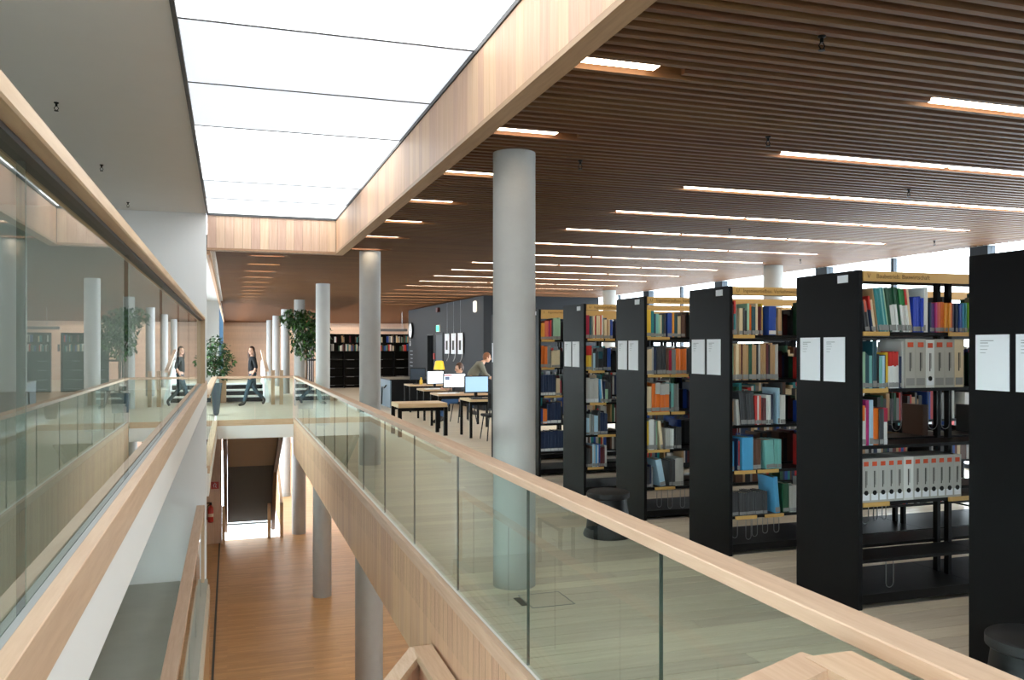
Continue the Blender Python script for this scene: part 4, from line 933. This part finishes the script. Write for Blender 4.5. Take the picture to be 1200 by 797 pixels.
def person(loc, rz, label, J, cloth, hair, face, long_hair=False, skirt=False):
    """J: joints in local metres, x = left of figure is +x, figure faces -y"""
    t = empty('person', (0, 0, 0), label, 'person'); V = {k: Vector(v) for k, v in J.items()}
    body = skinned([tuple(V[k]) for k in ('pelvis', 'waist', 'chest', 'neck', 'headb', 'shl', 'ell', 'wrl', 'shr', 'elr', 'wrr', 'hipl', 'knl', 'anl', 'hipr', 'knr', 'anr')],
        [(0, 1), (1, 2), (2, 3), (3, 4), (2, 5), (5, 6), (6, 7), (2, 8), (8, 9), (9, 10), (0, 11), (11, 12), (12, 13), (0, 14), (14, 15), (15, 16)],
        [.12, .105, .12, .05, .048, .052, .038, .025, .052, .038, .025, .085, .055, .036, .085, .055, .036])
    sl = [body]
    for a, b in (('ell', 'wrl'), ('elr', 'wrr')): sl += hand(V[b], V[b]-V[a], (0, -1, .2))
    head(V['head'], face, sl, t, hair, long_hair)
    link('body', joined(sl), SKIN, t, smooth=True)
    top, arm, pants, boots = cloth
    sleeve = {'long': .94, 'half': .55}[arm]
    def lim(a, b, f): return V[a]+(V[b]-V[a])*f
    el, er = lim('shl', 'ell', 1), lim('shr', 'elr', 1)
    tv = [V['pelvis']+Vector((0, 0, -.01)), V['waist'], V['chest'], lim('chest', 'neck', .75), V['shl'], el, lim('ell', 'wrl', .9 if arm == 'long' else .15), V['shr'], er, lim('elr', 'wrr', .9 if arm == 'long' else .15)]
    k = 1.22 if arm == 'long' else 1.1
    link('jacket' if arm == 'long' else 'shirt', skinned([tuple(v) for v in tv], [(0, 1), (1, 2), (2, 3), (2, 4), (4, 5), (5, 6), (2, 7), (7, 8), (8, 9)], [.135*k, .118*k, .135*k, .075*k, .065*k, .05*k, .042*k, .065*k, .05*k, .042*k]), top, t)
    pv = [V['pelvis']+Vector((0, 0, .09)), V['pelvis'], V['hipl'], V['knl'], lim('knl', 'anl', .92), V['hipr'], V['knr'], lim('knr', 'anr', .92)]
    link('trousers', skinned([tuple(v) for v in pv], [(0, 1), (1, 2), (2, 3), (3, 4), (1, 5), (5, 6), (6, 7)], [.13, .135, .098, .066, .052, .098, .066, .052]), pants, t)
    for a, b, tt in (('knl', 'anl', 'tol'), ('knr', 'anr', 'tor')):
        link('boot', skinned([tuple(lim(a, b, .62)), tuple(V[b]), tuple(V[b]+(V[tt]-V[b])*.6), tuple(V[tt])], [(0, 1), (1, 2), (2, 3)], [.052, .048, .045, .035]), boots, t)
    t.location = loc; t.rotation_euler = (0, 0, R(rz)); return t
BLKC = mat('black_cloth', '#17181b', .8); DENIM = mat('denim', '#27414f', .8, noise=.1, nscale=30); BOOT = mat('boot_leather', '#2b2320', .5); HOOD = mat('grey_hoodie', '#6b6a5f', .9); JEANS = mat('blue_jeans', '#2d4f78', .85, noise=.1, nscale=30)
HAIRB = mat('brown_hair', '#4a3226', .5); HAIRR = mat('red_brown_hair', '#7a4a2c', .5); DSHIRT = mat('dark_shirt', '#34363c', .85)
wx, wy = ground(296, 476)
WALK = dict(pelvis=(0, 0, .93), waist=(0, 0, 1.10), chest=(0, -.01, 1.30), neck=(0, -.01, 1.45), headb=(0, -.02, 1.52), head=(.0, -.03, 1.60), shl=(.16, -.0, 1.38), ell=(.20, .06, 1.12), wrl=(.19, -.06, .90), shr=(-.16, 0, 1.38), elr=(-.2, .1, 1.12), wrr=(-.2, .06, .88),
    hipl=(.085, -.02, .90), knl=(.09, -.16, .50), anl=(.09, -.26, .09), tol=(.09, -.42, .045), hipr=(-.085, .02, .90), knr=(-.085, .06, .49), anr=(-.085, .36, .17), tor=(-.085, .30, .045))
person((wx, wy, 0), -80, 'long haired person in black top and jeans walking across the bridge', WALK, (BLKC, 'half', DENIM, BOOT), HAIRB, (.75, -.66, -.05), True)
STAND = dict(pelvis=(0, .1, .92), waist=(0, .05, 1.07), chest=(0, -.10, 1.22), neck=(0, -.21, 1.33), headb=(0, -.25, 1.37), head=(0, -.30, 1.44), shl=(.18, -.12, 1.27), ell=(.22, -.22, 1.03), wrl=(.15, -.36, .95), shr=(-.18, -.12, 1.27), elr=(-.22, -.22, 1.03), wrr=(-.15, -.36, .95),
    hipl=(.09, .1, .9), knl=(.1, .08, .5), anl=(.1, .12, .08), tol=(.1, -.08, .04), hipr=(-.09, .1, .9), knr=(-.1, .1, .5), anr=(-.1, .14, .08), tor=(-.1, -.06, .04))
person((5.84, 20.6, 0), 82, 'person in grey hoodie standing bent forward beside the anthracite room', STAND, (HOOD, 'long', JEANS, BOOT), HAIRR, (0, -.97, -.22))
SIT = dict(pelvis=(0, .05, .52), waist=(0, .07, .68), chest=(0, .02, .92), neck=(0, -.02, 1.07), headb=(0, -.03, 1.13), head=(0, -.05, 1.22), shl=(.17, 0, .99), ell=(.23, -.12, .76), wrl=(.14, -.34, .77), shr=(-.17, 0, .99), elr=(-.23, -.12, .76), wrr=(-.14, -.34, .77),
    hipl=(.1, 0, .50), knl=(.13, -.42, .50), anl=(.13, -.58, .10), tol=(.13, -.76, .04), hipr=(-.1, 0, .5), knr=(-.13, -.40, .50), anr=(-.13, -.36, .09), tor=(-.13, -.54, .04))
hx, hy = 4.98, 18.72
person((hx, hy, 0), -80, 'short haired person in blue jeans seated behind the web page monitor', SIT, (DSHIRT, 'long', JEANS, BOOT), HAIRB, (0, -.95, -.2))
chair(hx+.05, hy, -80, 'black chair under the seated person in blue jeans')
